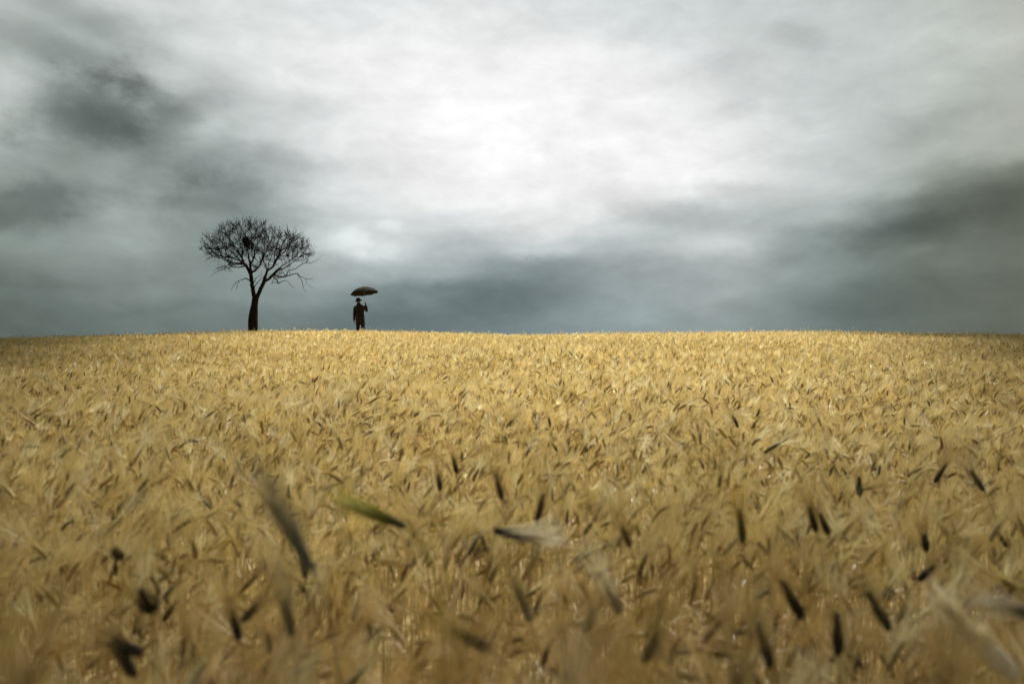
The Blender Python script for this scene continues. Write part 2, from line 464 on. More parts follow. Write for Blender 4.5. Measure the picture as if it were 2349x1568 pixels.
def template(r, lod, nod, dark=False, Lear=None):
    tb = TB()
    Le = Lear or r.uniform(0.046, 0.066)
    bend = r.uniform(0.1, 0.45)
    ax, ang = ear_axis(nod, bend, Le, 9)
    rot0 = r.uniform(0, math.pi)
    def frame(t):
        f = t * 8; i = min(int(f), 7); q = f - i
        p = ax[i] * (1 - q) + ax[i + 1] * q
        a = nod + bend * t
        T = np.array([math.sin(a), 0, math.cos(a)]); U = np.array([math.cos(a), 0, -math.sin(a)]); Vv = np.array([0, 1.0, 0])
        return p, T, U, Vv
    rad = 0.0062 if lod == 0 else 0.0062
    if lod == 0:
        rows, per = 4, 9
        for k in range(rows):
            th = rot0 + k * math.pi / 2
            for j in range(per):
                t = (j + 0.5 * (k % 2) + 0.25) / (per + 0.3)
                p, T, U, Vv = frame(t)
                o = U * math.cos(th) * 1.0 + Vv * math.sin(th) * 0.8
                taper = 0.75 + 0.5 * math.sin(math.pi * min(1, t * 1.1 + 0.12)) - 0.25 * t
                c = p + o * rad * 0.55 * taper
                gd = T + o * 0.33; gd /= np.linalg.norm(gd)
                s1 = np.cross(gd, o); s1 /= np.linalg.norm(s1); s2 = np.cross(gd, s1)
                gl = 0.0068; gw = 0.0031 * taper
                v = [c - gd * gl]
                for q in range(4):
                    a = q * math.pi / 2
                    v.append(c - gd * gl * 0.1 + (s1 * math.cos(a) + s2 * math.sin(a)) * gw)
                v.append(c + gd * gl)
                tri = [(0, 1 + (q + 1) % 4, 1 + q) for q in range(4)] + [(5, 1 + q, 1 + (q + 1) % 4) for q in range(4)]
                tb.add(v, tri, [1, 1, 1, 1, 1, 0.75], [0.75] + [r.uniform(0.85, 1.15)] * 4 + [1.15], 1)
                ad = T + o * r.uniform(0.06, 0.34) + r.normal(size=3) * 0.06
                awn(tb, r, c + gd * gl * 0.8, ad, r.uniform(0.11, 0.18) * (1 - 0.3 * t), 0.0006, 0, o)
    else:
        ns, nr = (6, 8) if lod == 1 else (4, 4)
        v = []; t_ = []; sh = []
        for i in range(nr):
            t = i / (nr - 1)
            p, T, U, Vv = frame(t)
            prof_ = (0.35, 0.9, 1.0, 0.3) if nr == 4 else None
            rr = rad * (prof_[i] if nr == 4 else (0.4 + 0.65 * math.sin(math.pi * min(1, t * 0.86 + 0.12)) ** 0.6))
            for j in range(ns):
                a = rot0 + 2 * math.pi * j / ns
                bump = 1 + (0.16 if (i + j) % 2 else -0.12) if lod == 1 else 1
                v.append(p + (U * math.cos(a) + Vv * 0.8 * math.sin(a)) * rr * bump)
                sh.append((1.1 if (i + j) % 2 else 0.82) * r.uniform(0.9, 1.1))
        for i in range(nr - 1):
            for j in range(ns):
                k = (j + 1) % ns
                a, b, c, d = i * ns + j, i * ns + k, (i + 1) * ns + k, (i + 1) * ns + j
                t_ += [(a, b, c), (a, c, d)]
        tb.add(v, t_, 1.0, sh, 1)
        na = {1: 28, 2: 14, 3: 8}[lod]
        w = {1: 0.0008, 2: 0.0019, 3: 0.0034}[lod]
        for i in range(na):
            t = 0.15 + 0.85 * i / na
            p, T, U, Vv = frame(t)
            a = r.uniform(0, 2 * math.pi); o = U * math.cos(a) + Vv * math.sin(a)
            ad = T + o * r.uniform(0.05, 0.34)
            awn(tb, r, p + o * rad * 0.6, ad, r.uniform(0.11, 0.17) * (1 - 0.3 * t), w, 1, o)
    down = {0: 0.78, 1: 0.6, 2: 0.35, 3: 0.2}[lod]
    st = stem_axis(nod, 0.10 + 0.06 * nod, {0: 8, 1: 6, 2: 4, 3: 3}[lod], down)
    w = {0: 0.0011, 1: 0.0014, 2: 0.002, 3: 0.003}[lod]
    sh = r.uniform(0.8, 1.0)
    if lod == 0:
        m = MB(); m.tube([Vector(p) for p in st], [w * 1.25] * (len(st) - 3) + [w, w * 0.8, w * 0.7], 4, caps=False)
        tr = []
        for f in m.f:
            tr += [(f[0], f[1], f[2]), (f[0], f[2], f[3])]
        tb.add([np.array(p) for p in m.v], tr, 0.12, sh, 0)
    else:
        strip(tb, st, [w] * len(st), np.array([0, 1.0, 0]), 0.12, sh, 0)
        if lod == 1:
            strip(tb, st, [w] * len(st), np.array([1.0, 0, 0]), 0.12, sh, 0)
    return tb.arr()

tr_ = np.random.default_rng(3)
nods = [0.12, 0.3, 0.45, 0.6, 0.75, 0.95, 1.15, 1.4, 1.7, 2.05]
TPL = {l: [template(tr_, l, n) for n in nods] for l in (0, 1, 2, 3)}

STRAW = np.array((0.97, 1.02, 0.85)) * np.array([(0.70, 0.53, 0.27), (0.78, 0.63, 0.36), (0.64, 0.47, 0.22), (0.93, 0.83, 0.62), (0.72, 0.53, 0.22)])  # the whitest tone paints bright highlights into some plants' straw
EARC = np.array((0.97, 1.02, 0.85)) * np.array([(0.56, 0.40, 0.19), (0.42, 0.28, 0.12), (0.20, 0.125, 0.06), (0.07, 0.042, 0.026), (0.64, 0.51, 0.29)])
EARP = [0.30, 0.27, 0.18, 0.10, 0.15]
def plant_cols(r, n):
    s = STRAW[r.choice(5, n, p=[0.33, 0.2, 0.20, 0.12, 0.15])] * r.uniform(0.82, 1.12, (n, 1))
    e = EARC[r.choice(5, n, p=EARP)] * r.uniform(0.8, 1.2, (n, 1))
    return s, e

def scatter(r, y0, y1, dens, mx):
    """random plant spots in the strip y0..y1 of the field ahead"""
    wmax = 0.66 * y1 + mx
    n = int((y1 - y0) * 2 * wmax * dens)
    x = r.uniform(-wmax, wmax, n); y = r.uniform(y0, y1, n)
    k = np.abs(x) < 0.66 * np.maximum(y, 0) + mx
    return x[k], y[k]

def assemble(r, x, y, lod, zoff=None):
    n = len(x)
    which = r.choice(10, n, p=[0.10, 0.17, 0.18, 0.15, 0.12, 0.10, 0.07, 0.05, 0.04, 0.02])
    az = r.vonmises(0.25, 0.7, n)
    sc = r.uniform(0.80, 1.05, n)
    tilt = r.normal(0, 0.10, (n, 2))
    z = top(x, y) - 0.07 + r.normal(0, 0.045, n)
    z = np.where(r.random(n) < 0.22, z - r.uniform(0.03, 0.16, n), z)
    z = np.where(r.random(n) < 0.05, z + r.uniform(0.05, 0.13, n), z)
    s, e = plant_cols(r, n)
    Vs, Ts, Cs, Ms = [], [], [], []
    base = 0
    for k in range(10):
        I = np.nonzero(which == k)[0]
        if len(I) == 0:
            continue
        T = TPL[lod][k]
        v = T['v'][None] * sc[I][:, None, None]
        c, s_ = np.cos(az[I])[:, None], np.sin(az[I])[:, None]
        X = v[:, :, 0] * c - v[:, :, 1] * s_ + v[:, :, 2] * tilt[I, 0][:, None]
        Y = v[:, :, 0] * s_ + v[:, :, 1] * c + v[:, :, 2] * tilt[I, 1][:, None]
        P = np.stack([X + x[I][:, None], Y + y[I][:, None], v[:, :, 2] + z[I][:, None]], -1)
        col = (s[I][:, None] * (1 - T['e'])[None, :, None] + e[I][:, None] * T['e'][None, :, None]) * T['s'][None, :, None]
        nv = T['v'].shape[0]
        t = T['t'][None] + (np.arange(len(I)) * nv)[:, None, None] + base
        Vs.append(P.reshape(-1, 3).astype(np.float32)); Ts.append(t.reshape(-1, 3).astype(np.int32))
        Cs.append(col.reshape(-1, 3).astype(np.float32)); Ms.append(np.tile((T['m'] == 1).astype(np.int32), len(I)))
        base += len(I) * nv
    return Vs, Ts, Cs, Ms, base

def leaves(r, x, y, wide):
    """dry curling leaf blades among the stems"""
    n = len(x)
    k = 6
    t = np.linspace(0, 1, k)
    az = r.uniform(0, 2 * math.pi, n); Ln = r.uniform(0.14, 0.30, n); arch = r.uniform(0.8, 2.4, n)
    z0 = top(x, y) - r.uniform(0.26, 0.46, n)
    a0 = r.uniform(0.1, 0.6, n)
    ang = a0[:, None] + arch[:, None] * t[None]
    ds = Ln[:, None] / (k - 1)
    hx = np.cumsum(np.sin(ang) * ds, 1); hz = np.cumsum(np.cos(ang) * ds, 1)
    w = wide * np.array([0.5, 0.9, 1.0, 0.85, 0.5, 0.05])[None] * r.uniform(0.7, 1.3, (n, 1))
    sx, sy = -np.sin(az), np.cos(az)
    cx = x[:, None] + hx * np.cos(az)[:, None]; cy = y[:, None] + hx * np.sin(az)[:, None]; cz = z0[:, None] + hz
    A = np.stack([cx - sx[:, None] * w, cy - sy[:, None] * w, cz], -1); B = np.stack([cx + sx[:, None] * w, cy + sy[:, None] * w, cz + 0.3 * w], -1)
    V = np.stack([A, B], 2).reshape(n * k * 2, 3)
    tt = []
    for i in range(k - 1):
        a = 2 * i; tt += [(a, a + 1, a + 3), (a, a + 3, a + 2)]
    T = (np.array(tt)[None] + (np.arange(n) * k * 2)[:, None, None]).reshape(-1, 3)
    base = np.array([(0.56, 0.40, 0.15), (0.42, 0.33, 0.10), (0.62, 0.52, 0.28)])[r.choice(3, n)] * r.uniform(0.7, 1.1, (n, 1))
    C = np.repeat(base, k * 2, 0)
    return V.astype(np.float32), T.astype(np.int32), C.astype(np.float32)

# ------------------------------------------------------------------ near plants, one thing each
def split_mesh(T, tint_s, tint_e, part, name):
    """one part of a template as its own mesh"""
    k = T['m'] == part
    t = T['t'][k]
    used = np.unique(t)
    mapi = np.zeros(len(T['v']), np.int32); mapi[used] = np.arange(len(used))
    e = T['e'][used][:, None]
    col = (np.array(tint_s)[None] * (1 - e) + np.array(tint_e)[None] * e) * T['s'][used][:, None]
    me = bpy.data.meshes.new(name)
    V = T['v'][used]; Tt = mapi[t]
    me.vertices.add(len(V)); me.vertices.foreach_set('co', V.ravel())
    me.loops.add(Tt.size); me.loops.foreach_set('vertex_index', Tt.ravel())
    me.polygons.add(len(Tt))
    me.polygons.foreach_set('loop_start', np.arange(0, Tt.size, 3, dtype=np.int32))
    me.polygons.foreach_set('loop_total', np.full(len(Tt), 3, np.int32))
    me.polygons.foreach_set('use_smooth', np.ones(len(Tt), bool))
    me.update(calc_edges=True)
    me.materials.append(M_EAR if part == 1 else M_STRAW)
    a = me.color_attributes.new('tint', 'FLOAT_COLOR', 'POINT')
    c4 = np.ones((len(V), 4), np.float32); c4[:, :3] = col
    a.data.foreach_set('color', c4.ravel())
    return me
kinds = {'golden': ((0.66, 0.47, 0.17), (0.46, 0.31, 0.12)), 'brown': ((0.62, 0.44, 0.16), (0.24, 0.15, 0.06)),
         'dark': ((0.58, 0.42, 0.16), (0.06, 0.04, 0.025)), 'pale': ((0.78, 0.64, 0.36), (0.58, 0.45, 0.22))}
nr_ = np.random.default_rng(11)
protos = []
for kd, (s_, e_) in kinds.items():
    for nod in ([0.2, 0.5, 0.85, 1.5] if kd != 'pale' else [0.6, 1.2]):
        T = template(nr_, 0, nod)
        protos.append((kd, nod, [(nm, split_mesh(T, s_, e_, p, nm)) for nm, p in (('stem', 0), ('ear', 1), ('awns', 2))]))
def put_plant(meshes, loc, rot, sc, label, group=None, mat3=None):
    o = bpy.data.objects.new('barley_plant', None)
    o.empty_display_size = 0.03
    o.location = loc; o.rotation_euler = rot; o.scale = (sc, sc, sc)
    link(o)
    tag(o, label, 'barley plant', group)
    for nm, me in meshes:
        link(bpy.data.objects.new(nm, me), o)
    return o
wts = {'golden': 0.34, 'brown': 0.26, 'dark': 0.26, 'pale': 0.14}
pw = np.array([wts[k] / sum(1 for q in protos if q[0] == k) for k, *_ in protos]); pw /= pw.sum()
# the ears that stand out in the photograph
HEROPX = []
def hero(bx, by, tx, ty, d, straw, earc, label, foot=None, awnlen=1.0, thick=1.0, dy=0.0, spread=0.3, group=None, droop=0.0, aw=0.0008, sw=0.0014):
    d = min(d, 0.50 * F / (0.5 * (by + ty) - 730)) if foot is None else d
    HEROPX.append(((bx + tx) / 2, (by + ty) / 2))
    P = at(bx, by, d); Q = at(tx, ty, d + dy)
    Le = (Q - P).length
    ax = (Q - P).normalized()
    r = np.random.default_rng(int(bx * 7 + by))
    # local template along its axis in world orientation
    tb = TB()
    side = ax.cross(Vector((0, 1, 0)));
    side = side.normalized() if side.length > 1e-3 else Vector((1, 0, 0))
    up = side.cross(ax).normalized()
    rad = 0.0076 * thick
    per = max(7, int(Le / 0.0085))
    for k in range(6):
        th = k * math.pi / 3 + 0.3
        o = np.array(side) * math.cos(th) + np.array(up) * math.sin(th) * 0.85
        for j in range(per):
            t = (j + 0.5 * (k % 2) + 0.25) / (per + 0.3)
            taper = 0.7 + 0.5 * math.sin(math.pi * min(1, t * 1.1 + 0.12)) - 0.3 * t
            c = np.array(ax) * Le * t + o * rad * 0.55 * taper
            gd = np.array(ax) + o * 0.3; gd /= np.linalg.norm(gd)
            s1 = np.cross(gd, o); s1 /= np.linalg.norm(s1); s2 = np.cross(gd, s1)
            gl = 0.0082; gw = 0.0038 * taper * thick
            v = [c - gd * gl]
            for q in range(5):
                a = q * 2 * math.pi / 5
                v.append(c - gd * gl * 0.1 + (s1 * math.cos(a) + s2 * math.sin(a)) * gw)
            v.append(c + gd * gl)
            tri = [(0, 1 + (q + 1) % 5, 1 + q) for q in range(5)] + [(6, 1 + q, 1 + (q + 1) % 5) for q in range(5)]
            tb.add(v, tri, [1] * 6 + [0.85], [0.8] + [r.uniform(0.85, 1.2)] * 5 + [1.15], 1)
            ad = np.array(ax) + o * r.uniform(0.05, spread) + r.normal(size=3) * 0.04 + np.array([0, 0, -droop])
            awn(tb, r, c + gd * gl * 0.8, ad, r.uniform(0.09, 0.14) * awnlen * (1 - 0.3 * t), aw, 0, o)
    # stem: leaves the ear along its axis and bends down to the ground
    gz = float(ground(P.x, P.y))
    if foot is not None:
        f = Vector((P.x + foot[0], P.y + foot[1], gz))
    else:
        f = Vector((P.x - ax.x * 0.10, P.y - ax.y * 0.05, gz))
    f = f - P
    c1 = -ax * 0.07; c2 = Vector((f.x, f.y, -0.16)); pts = []
    for i in range(10):
        t = i / 9
        pts.append(c1 * (3 * (1 - t) ** 2 * t) + c2 * (3 * (1 - t) * t * t) + Vector((f.x, f.y, f.z * 0.55)) * t ** 3)
    pts.append(f)
    m = MB(); m.tube(pts[::-1], sw, 5, caps=False)
    trs = []
    for q in m.f:
        trs += [(q[0], q[1], q[2]), (q[0], q[2], q[3])]
    tb.add([np.array(p) for p in m.v], trs, 0.15, 0.9, 0)
    T = tb.arr()
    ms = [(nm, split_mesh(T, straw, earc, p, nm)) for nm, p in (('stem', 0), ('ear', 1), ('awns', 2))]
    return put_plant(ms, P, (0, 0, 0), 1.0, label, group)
ST = (0.62, 0.45, 0.17); DK = (0.035, 0.026, 0.016); BR = (0.09, 0.06, 0.03); GR = (0.16, 0.16, 0.09)
hero(925, 1205, 812, 1158, 1.28, (0.62, 0.57, 0.09), (0.10, 0.105, 0.03), 'green-tinged barley ear bent over to the left, with yellow-green awns, left of centre', foot=(0.07, 0.02), awnlen=0.85, spread=0.2, aw=0.0011, sw=0.002)
hero(716, 1305, 636, 1160, 1.02, (0.50, 0.43, 0.24), (0.21, 0.195, 0.125), 'long grey-green blurred barley ear leaning left, below the green-tinged bent ear', awnlen=1.2, spread=0.2, thick=0.85)
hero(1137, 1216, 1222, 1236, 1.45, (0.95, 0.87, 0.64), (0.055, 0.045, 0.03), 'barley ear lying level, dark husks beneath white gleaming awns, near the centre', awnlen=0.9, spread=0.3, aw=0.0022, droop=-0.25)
hero(1151, 1143, 1139, 1088, 2.0, ST, BR, 'upright dark brown barley ear just above the white-awned level ear')
hero(1232, 1195, 1248, 1130, 1.8, ST, BR, 'slim dark barley ear standing over the right end of the white-awned level ear')
hero(1705, 1242, 1696, 1165, 1.5, (0.66, 0.47, 0.12), (0.10, 0.09, 0.035), 'blurred olive barley ear with orange-yellow awns, upright right of centre')
hero(345, 1392, 322, 1352, 1.15, ST, (0.012, 0.010, 0.010), 'black stubby barley ear seen end-on, above the lower left yellow stems', thick=1.9, awnlen=0.5, dy=-0.05)
hero(275, 1276, 262, 1258, 1.35, ST, (0.02, 0.016, 0.014), 'small round black barley ear at lower left, seen end-on', thick=1.3, awnlen=0.4, dy=-0.05)
hero(1838, 1412, 1794, 1330, 1.35, ST, (0.022, 0.018, 0.014), 'thick black barley ear leaning left over open stems, lower right', thick=1.25)
hero(1924, 1496, 1919, 1402, 1.2, ST, (0.03, 0.024, 0.016), 'upright black blurred barley ear between two leaning ones, lower right', thick=1.15)
hero(2040, 1440, 1990, 1355, 1.3, (0.5, 0.38, 0.15), (0.07, 0.062, 0.03), 'olive-brown blurred barley ear leaning left, lower right', thick=1.1)
hero(1122, 1488, 1036, 1444, 1.1, (0.6, 0.44, 0.12), (0.03, 0.024, 0.016), 'dark barley ear tipped over to the left near the bottom centre', thick=1.2)
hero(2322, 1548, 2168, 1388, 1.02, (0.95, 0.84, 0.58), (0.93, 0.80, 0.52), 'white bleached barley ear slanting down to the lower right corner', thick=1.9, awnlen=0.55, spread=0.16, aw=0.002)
hero(2400, 1418, 2292, 1388, 0.95, (0.78, 0.70, 0.52), (0.03, 0.024, 0.016), 'dark barley ear cut by the right edge, with pale awns pointing left', thick=1.0, awnlen=0.7)
hero(1972, 1134, 1970, 1092, 2.2, ST, (0.018, 0.014, 0.012), 'short black upright barley ear, highest of the black ears at right', thick=1.2, awnlen=0.7)
hero(2146, 1103, 2170, 1064, 2.3, ST, DK, 'black barley ear leaning right, near the right edge of the field', thick=1.0)
hero(1872, 1216, 1856, 1162, 1.75, ST, DK, 'left one of a pair of slim black parallel ears, right of centre')
hero(1900, 1222, 1880, 1174, 1.75, ST, DK, 'right one of a pair of slim black parallel ears, right of centre')
hero(1768, 1524, 1738, 1430, 1.15, (0.5, 0.38, 0.15), (0.075, 0.06, 0.03), 'soft brown barley ear leaning left, leftmost of the lower right dark ears', thick=1.1)
hero(320, 1495, 262, 1472, 1.1, ST, (0.04, 0.034, 0.022), 'dark barley ear tipped over level in the lower left corner', thick=1.1)
hero(306, 1545, 264, 1478, 1.1, ST, (0.045, 0.038, 0.024), 'dark barley ear leaning left beneath the level one, lower left corner', thick=1.1)
hero(547, 1460, 532, 1398, 1.25, ST, (0.045, 0.035, 0.02), 'dark upright barley ear left of the blurred grey ear, lower left')
hero(560, 1420, 592, 1385, 1.45, ST, BR, 'brown barley ear leaning right beside the dark upright one, lower left')
hero(1444, 1250, 1428, 1206, 1.7, ST, (0.20, 0.14, 0.06), 'brown barley ear leaning left, right of the white-awned level ear')
hero(1345, 1445, 1362, 1398, 1.35, (0.56, 0.42, 0.16), (0.12, 0.09, 0.045), 'soft brown barley ear leaning right, bottom centre')
hero(1482, 1512, 1508, 1452, 1.15, (0.56, 0.42, 0.14), (0.05, 0.04, 0.022), 'dark olive barley ear leaning right, bottom right of centre', thick=1.1)
hero(668, 1452, 655, 1372, 1.15, (0.52, 0.42, 0.2), (0.15, 0.13, 0.075), 'grey-brown blurred barley ear, upright below the long grey-green one')
hero(2110, 1328, 2143, 1296, 1.6, ST, (0.025, 0.02, 0.014), 'black barley ear pointing up to the right, at the rim of the open stems')
hero(2125, 1260, 2120, 1222, 1.7, ST, (0.03, 0.022, 0.016), 'small black upright barley ear at right, above the open stems', thick=1.1)
hero(1047, 1082, 1041, 1048, 2.5, ST, (0.05, 0.022, 0.018), 'small reddish black barley ear, upright, near the centre of the field')
hero(700, 1320, 690, 1250, 1.6, (0.5, 0.4, 0.18), (0.12, 0.10, 0.06), 'thin grey-brown barley ear close to the right of the long grey-green one')
hero(1010, 1122, 1006, 1088, 2.2, ST, (0.10, 0.065, 0.035), 'brown barley ear, upright, below the small reddish black one')
hero(2255, 1122, 2228, 1080, 1.9, (0.5, 0.4, 0.2), (0.10, 0.09, 0.05), 'soft grey-brown barley ear leaning left near the right edge')
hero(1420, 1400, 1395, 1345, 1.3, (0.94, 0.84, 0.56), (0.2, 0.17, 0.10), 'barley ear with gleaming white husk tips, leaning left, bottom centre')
hero(1215, 1420, 1190, 1352, 1.3, (0.5, 0.38, 0.15), (0.16, 0.12, 0.06), 'greyish brown barley ear leaning left, bottom centre')

SHORT = ['green bent ear', 'long grey-green ear', 'white-awned level ear', 'dark ear above centre', 'slim dark centre ear', 'olive upright ear', 'black stubby ear', 'small round black ear',
 'thick black leaning ear', 'upright black lower right ear', 'olive-brown leaning ear', 'tipped dark ear at bottom centre', 'white bleached ear', 'dark ear at right edge', 'highest black ear', 'black ear near right edge',
 'left ear of the black pair', 'right ear of the black pair', 'leftmost lower right dark ear', 'level dark ear in left corner', 'leaning dark ear in left corner', 'dark upright lower left ear', 'brown lower left ear', 'brown ear right of centre',
 'soft brown bottom centre ear', 'dark olive leaning ear', 'grey-brown upright ear', 'black ear by open stems', 'small black right ear', 'reddish black ear', 'thin grey-brown ear', 'brown mid-field ear', 'soft grey-brown right ear',
 'gleaming husked ear', 'greyish brown bottom centre ear']
assert len(SHORT) == len(HEROPX)
def proj(p):
    v = cam.rotation_euler.to_matrix().transposed() @ (Vector(p) - Vector((0, 0, CAMZ)))
    return 1174.5 + F * v.x / -v.z, 784 - F * v.y / -v.z
NEAR_N = 262
cx_, cy_ = scatter(nr_, 0.62, 2.6, 330, 0.0)
k = np.hypot(cx_, cy_) > 0.62
cx_, cy_ = cx_[k], cy_[k]
order = np.argsort(np.hypot(cx_, cy_))
cx_, cy_ = cx_[order], cy_[order]
cz_ = top(cx_, cy_) - 0.02
pj = np.array([proj((a, b, c)) for a, b, c in zip(cx_, cy_, cz_)])
infr = (pj[:, 1] < 1600) & (pj[:, 0] > -20) & (pj[:, 0] < 2370)
named = np.nonzero(infr)[0][:NEAR_N]
restm = np.ones(len(cx_), bool); restm[named] = False
restx, resty = cx_[restm], cy_[restm]
POSE = {0.2: 'upright', 0.5: 'leaning', 0.85: 'bowed', 1.5: 'nodding', 0.6: 'leaning', 1.2: 'bowed'}
used = {}
for i in named:
    k = nr_.choice(len(protos), p=pw)
    kd, nod, ms = protos[k]
    z = float(top(cx_[i], cy_[i])) - 0.10 + nr_.normal(0, 0.035)
    a = nr_.vonmises(0.25, 0.6); tl = nr_.normal(0, 0.1, 2); sc = nr_.uniform(0.85, 1.12)
    e = Euler((tl[0], tl[1], a)).to_matrix() @ Vector((math.sin(nod) * 0.04, 0, math.cos(nod) * 0.04)) + Vector((cx_[i], cy_[i], z))
    u, v = proj(e)
    for j in sorted(range(len(HEROPX)), key=lambda q: (HEROPX[q][0] - u) ** 2 + (HEROPX[q][1] - v) ** 2)[:4]:
        du, dv = u - HEROPX[j][0], v - HEROPX[j][1]
        rel = ('right of' if du > 0 else 'left of') if abs(du) > abs(dv) else ('below' if dv > 0 else 'above')
        dist = math.hypot(du, dv)
        how = 'just ' if dist < 70 else ('well ' if dist > 150 else '')
        side = '' if POSE[nod] == 'upright' else (' rightward' if math.cos(a) > 0.4 else ' leftward' if math.cos(a) < -0.4 else ' away' if math.sin(a) > 0 else ' forward')
        lab = '%s barley ear %s%s, %s%s %s' % (kd, POSE[nod], side, how, rel, SHORT[j])
        if lab not in used:
            break
    used[lab] = 1
    put_plant(ms, (cx_[i], cy_[i], z), (tl[0], tl[1], a), sc, lab, 'barley ears in the close crop')

# tall plants right in front of the camera, melted by the blur
for qx, qd, qy, kk in ((40, .62, 1700, 0), (130, .55, 1760, 9), (420, .58, 1790, 5), (800, .6, 1760, 12), (930, .7, 1700, 1), (1290, .58, 1790, 2), (1400, .62, 1740, 13),
                      (1600, .55, 1790, 1), (1690, .66, 1720, 4), (2090, .7, 1730, 5)):
    kd, nod, ms = protos[kk]
    P = at(qx, qy, qd)
    a = nr_.vonmises(0.25, 0.6)
    j = min(range(len(HEROPX)), key=lambda q: (HEROPX[q][0] - qx) ** 2 + (HEROPX[q][1] - 1500) ** 2)
    rel = 'right of' if qx > HEROPX[j][0] else 'left of'
    lab = 'tall %s barley ear, heavily blurred, %s %s' % (kd, rel, SHORT[j])
    o = put_plant(ms, P, (nr_.normal(0, 0.08), nr_.normal(0, 0.08), a), 1.15, lab, 'tall barley ears right at the bottom edge')

# ------------------------------------------------------------------ the rest of the crop
fr = np.random.default_rng(5)
VV, TT, CC, MM = [], [], [], []
base = 0
def absorb(res):
    global base
    Vs, Ts, Cs, Ms, n = res
    VV.extend(Vs); TT.extend([t + base for t in Ts]); CC.extend(Cs); MM.extend(Ms)
    base += n
def absorb_leaves(x, y, w):
    global base
    V, T, C = leaves(fr, x, y, w)
    VV.append(V); TT.append(T + base); CC.append(C); MM.append(np.zeros(len(T), np.int32)); base += len(V)
for (y0, y1, dens, mx, lod) in ((-1.0, 2.6, 330, 1.8, 0), (2.6, 8.5, 330, 2.2, 1), (8.5, 19.0, 260, 3.5, 2), (19.0, 39.0, 150, 5.0, 3)):
    x, y = scatter(fr, y0, y1, dens, mx)
    if lod == 0:
        k = ~((np.abs(x) < 0.66 * np.maximum(y, 0)) & (y > 0.62)) & (np.hypot(x, y) > 0.62)
        x, y = np.concatenate([x[k], restx]), np.concatenate([y[k], resty])
    absorb(assemble(fr, x, y, lod))
for (y0, y1, dens, mx, w) in ((0.6, 4.0, 160, 1.0, 0.004), (4.0, 12.0, 70, 1.5, 0.005)):
    x, y = scatter(fr, y0, y1, dens, mx)
    k = np.hypot(x, y) > 0.7
    absorb_leaves(x[k], y[k], w)
V = np.concatenate(VV); T = np.concatenate(TT); C = np.concatenate(CC); Mi = np.concatenate(MM)
print('crop tris', len(T), 'verts', len(V))
fld = mesh_obj('barley_crop', V, T, None, cols=C, mats=[M_STRAW, M_EAR], matidx=Mi)
tag(fld, 'ripe golden bearded barley covering the whole rising field', 'crop', kind='stuff')
del V, T, C, Mi, VV, TT, CC, MM

# ------------------------------------------------------------------ bare tree
TY = 42.0
TS = F * (2500 / 2349.0) / TY * (1752 / 380.0)       # pixels of the tracing per metre at the tree
def tp(px, py, dy=0.0):
    """tracing pixel -> place (tracing: 440..820, 500..840 of the photo, 4.61 times)"""
    sx = (440 + px / 4.6105) * 2349 / 2500.0; sy = (500 + py / 4.6105) * 2349 / 2500.0
    return at(sx, sy, TY + dy)
tb0 = tp(820, 1420)
TREE = Vector((tb0.x, TY, float(ground(tb0.x, TY))))
bark = simple_mat('bark', (0.007, 0.006, 0.0055), (0.022, 0.018, 0.014), 0.95, 6.0, 0.8, 0.1, stretch=(3, 3, 0.6))
twigm = simple_mat('twig_bark', (0.007, 0.007, 0.007), (0.015, 0.014, 0.012), 0.95, 8.0, 0.0, 0.1)
rt = np.random.default_rng(21)
def wobble(pts, rad, seg=0.10, amp=0.01):
    """resample a traced limb and give it the small kinks of real wood"""
    P = [Vector(p) for p in pts]; out = [P[0]]; ro = [rad[0]]
    for i in range(len(P) - 1):
        a, b = P[i], P[i + 1]
        p0 = P[max(i - 1, 0)]; p3 = P[min(i + 2, len(P) - 1)]
        n = max(1, int((b - a).length / seg))
        for k in range(1, n + 1):
            t = k / n
            q = 0.5 * ((2 * a) + (b - p0) * t + (2 * p0 - 5 * a + 4 * b - p3) * t * t + (3 * a - p0 - 3 * b + p3) * t ** 3)
            r = rad[i] * (1 - t) + rad[i + 1] * t
            if not (i == len(P) - 2 and k == n):
                q = q + Vector(rt.normal(0, amp, 3)) * min(1, 0.06 / max(r, 0.02))
            out.append(q); ro.append(r)
    return out, ro
def pxr(r):
    return r / TS
trunk_px = [(820, 1540, 0, 60), (820, 1420, 0, 54), (819, 1300, 0, 53), (826, 1210, 0, 47), (836, 1130, 0, 37), (844, 1060, 0, 35), (845, 1010, 0, 30)]
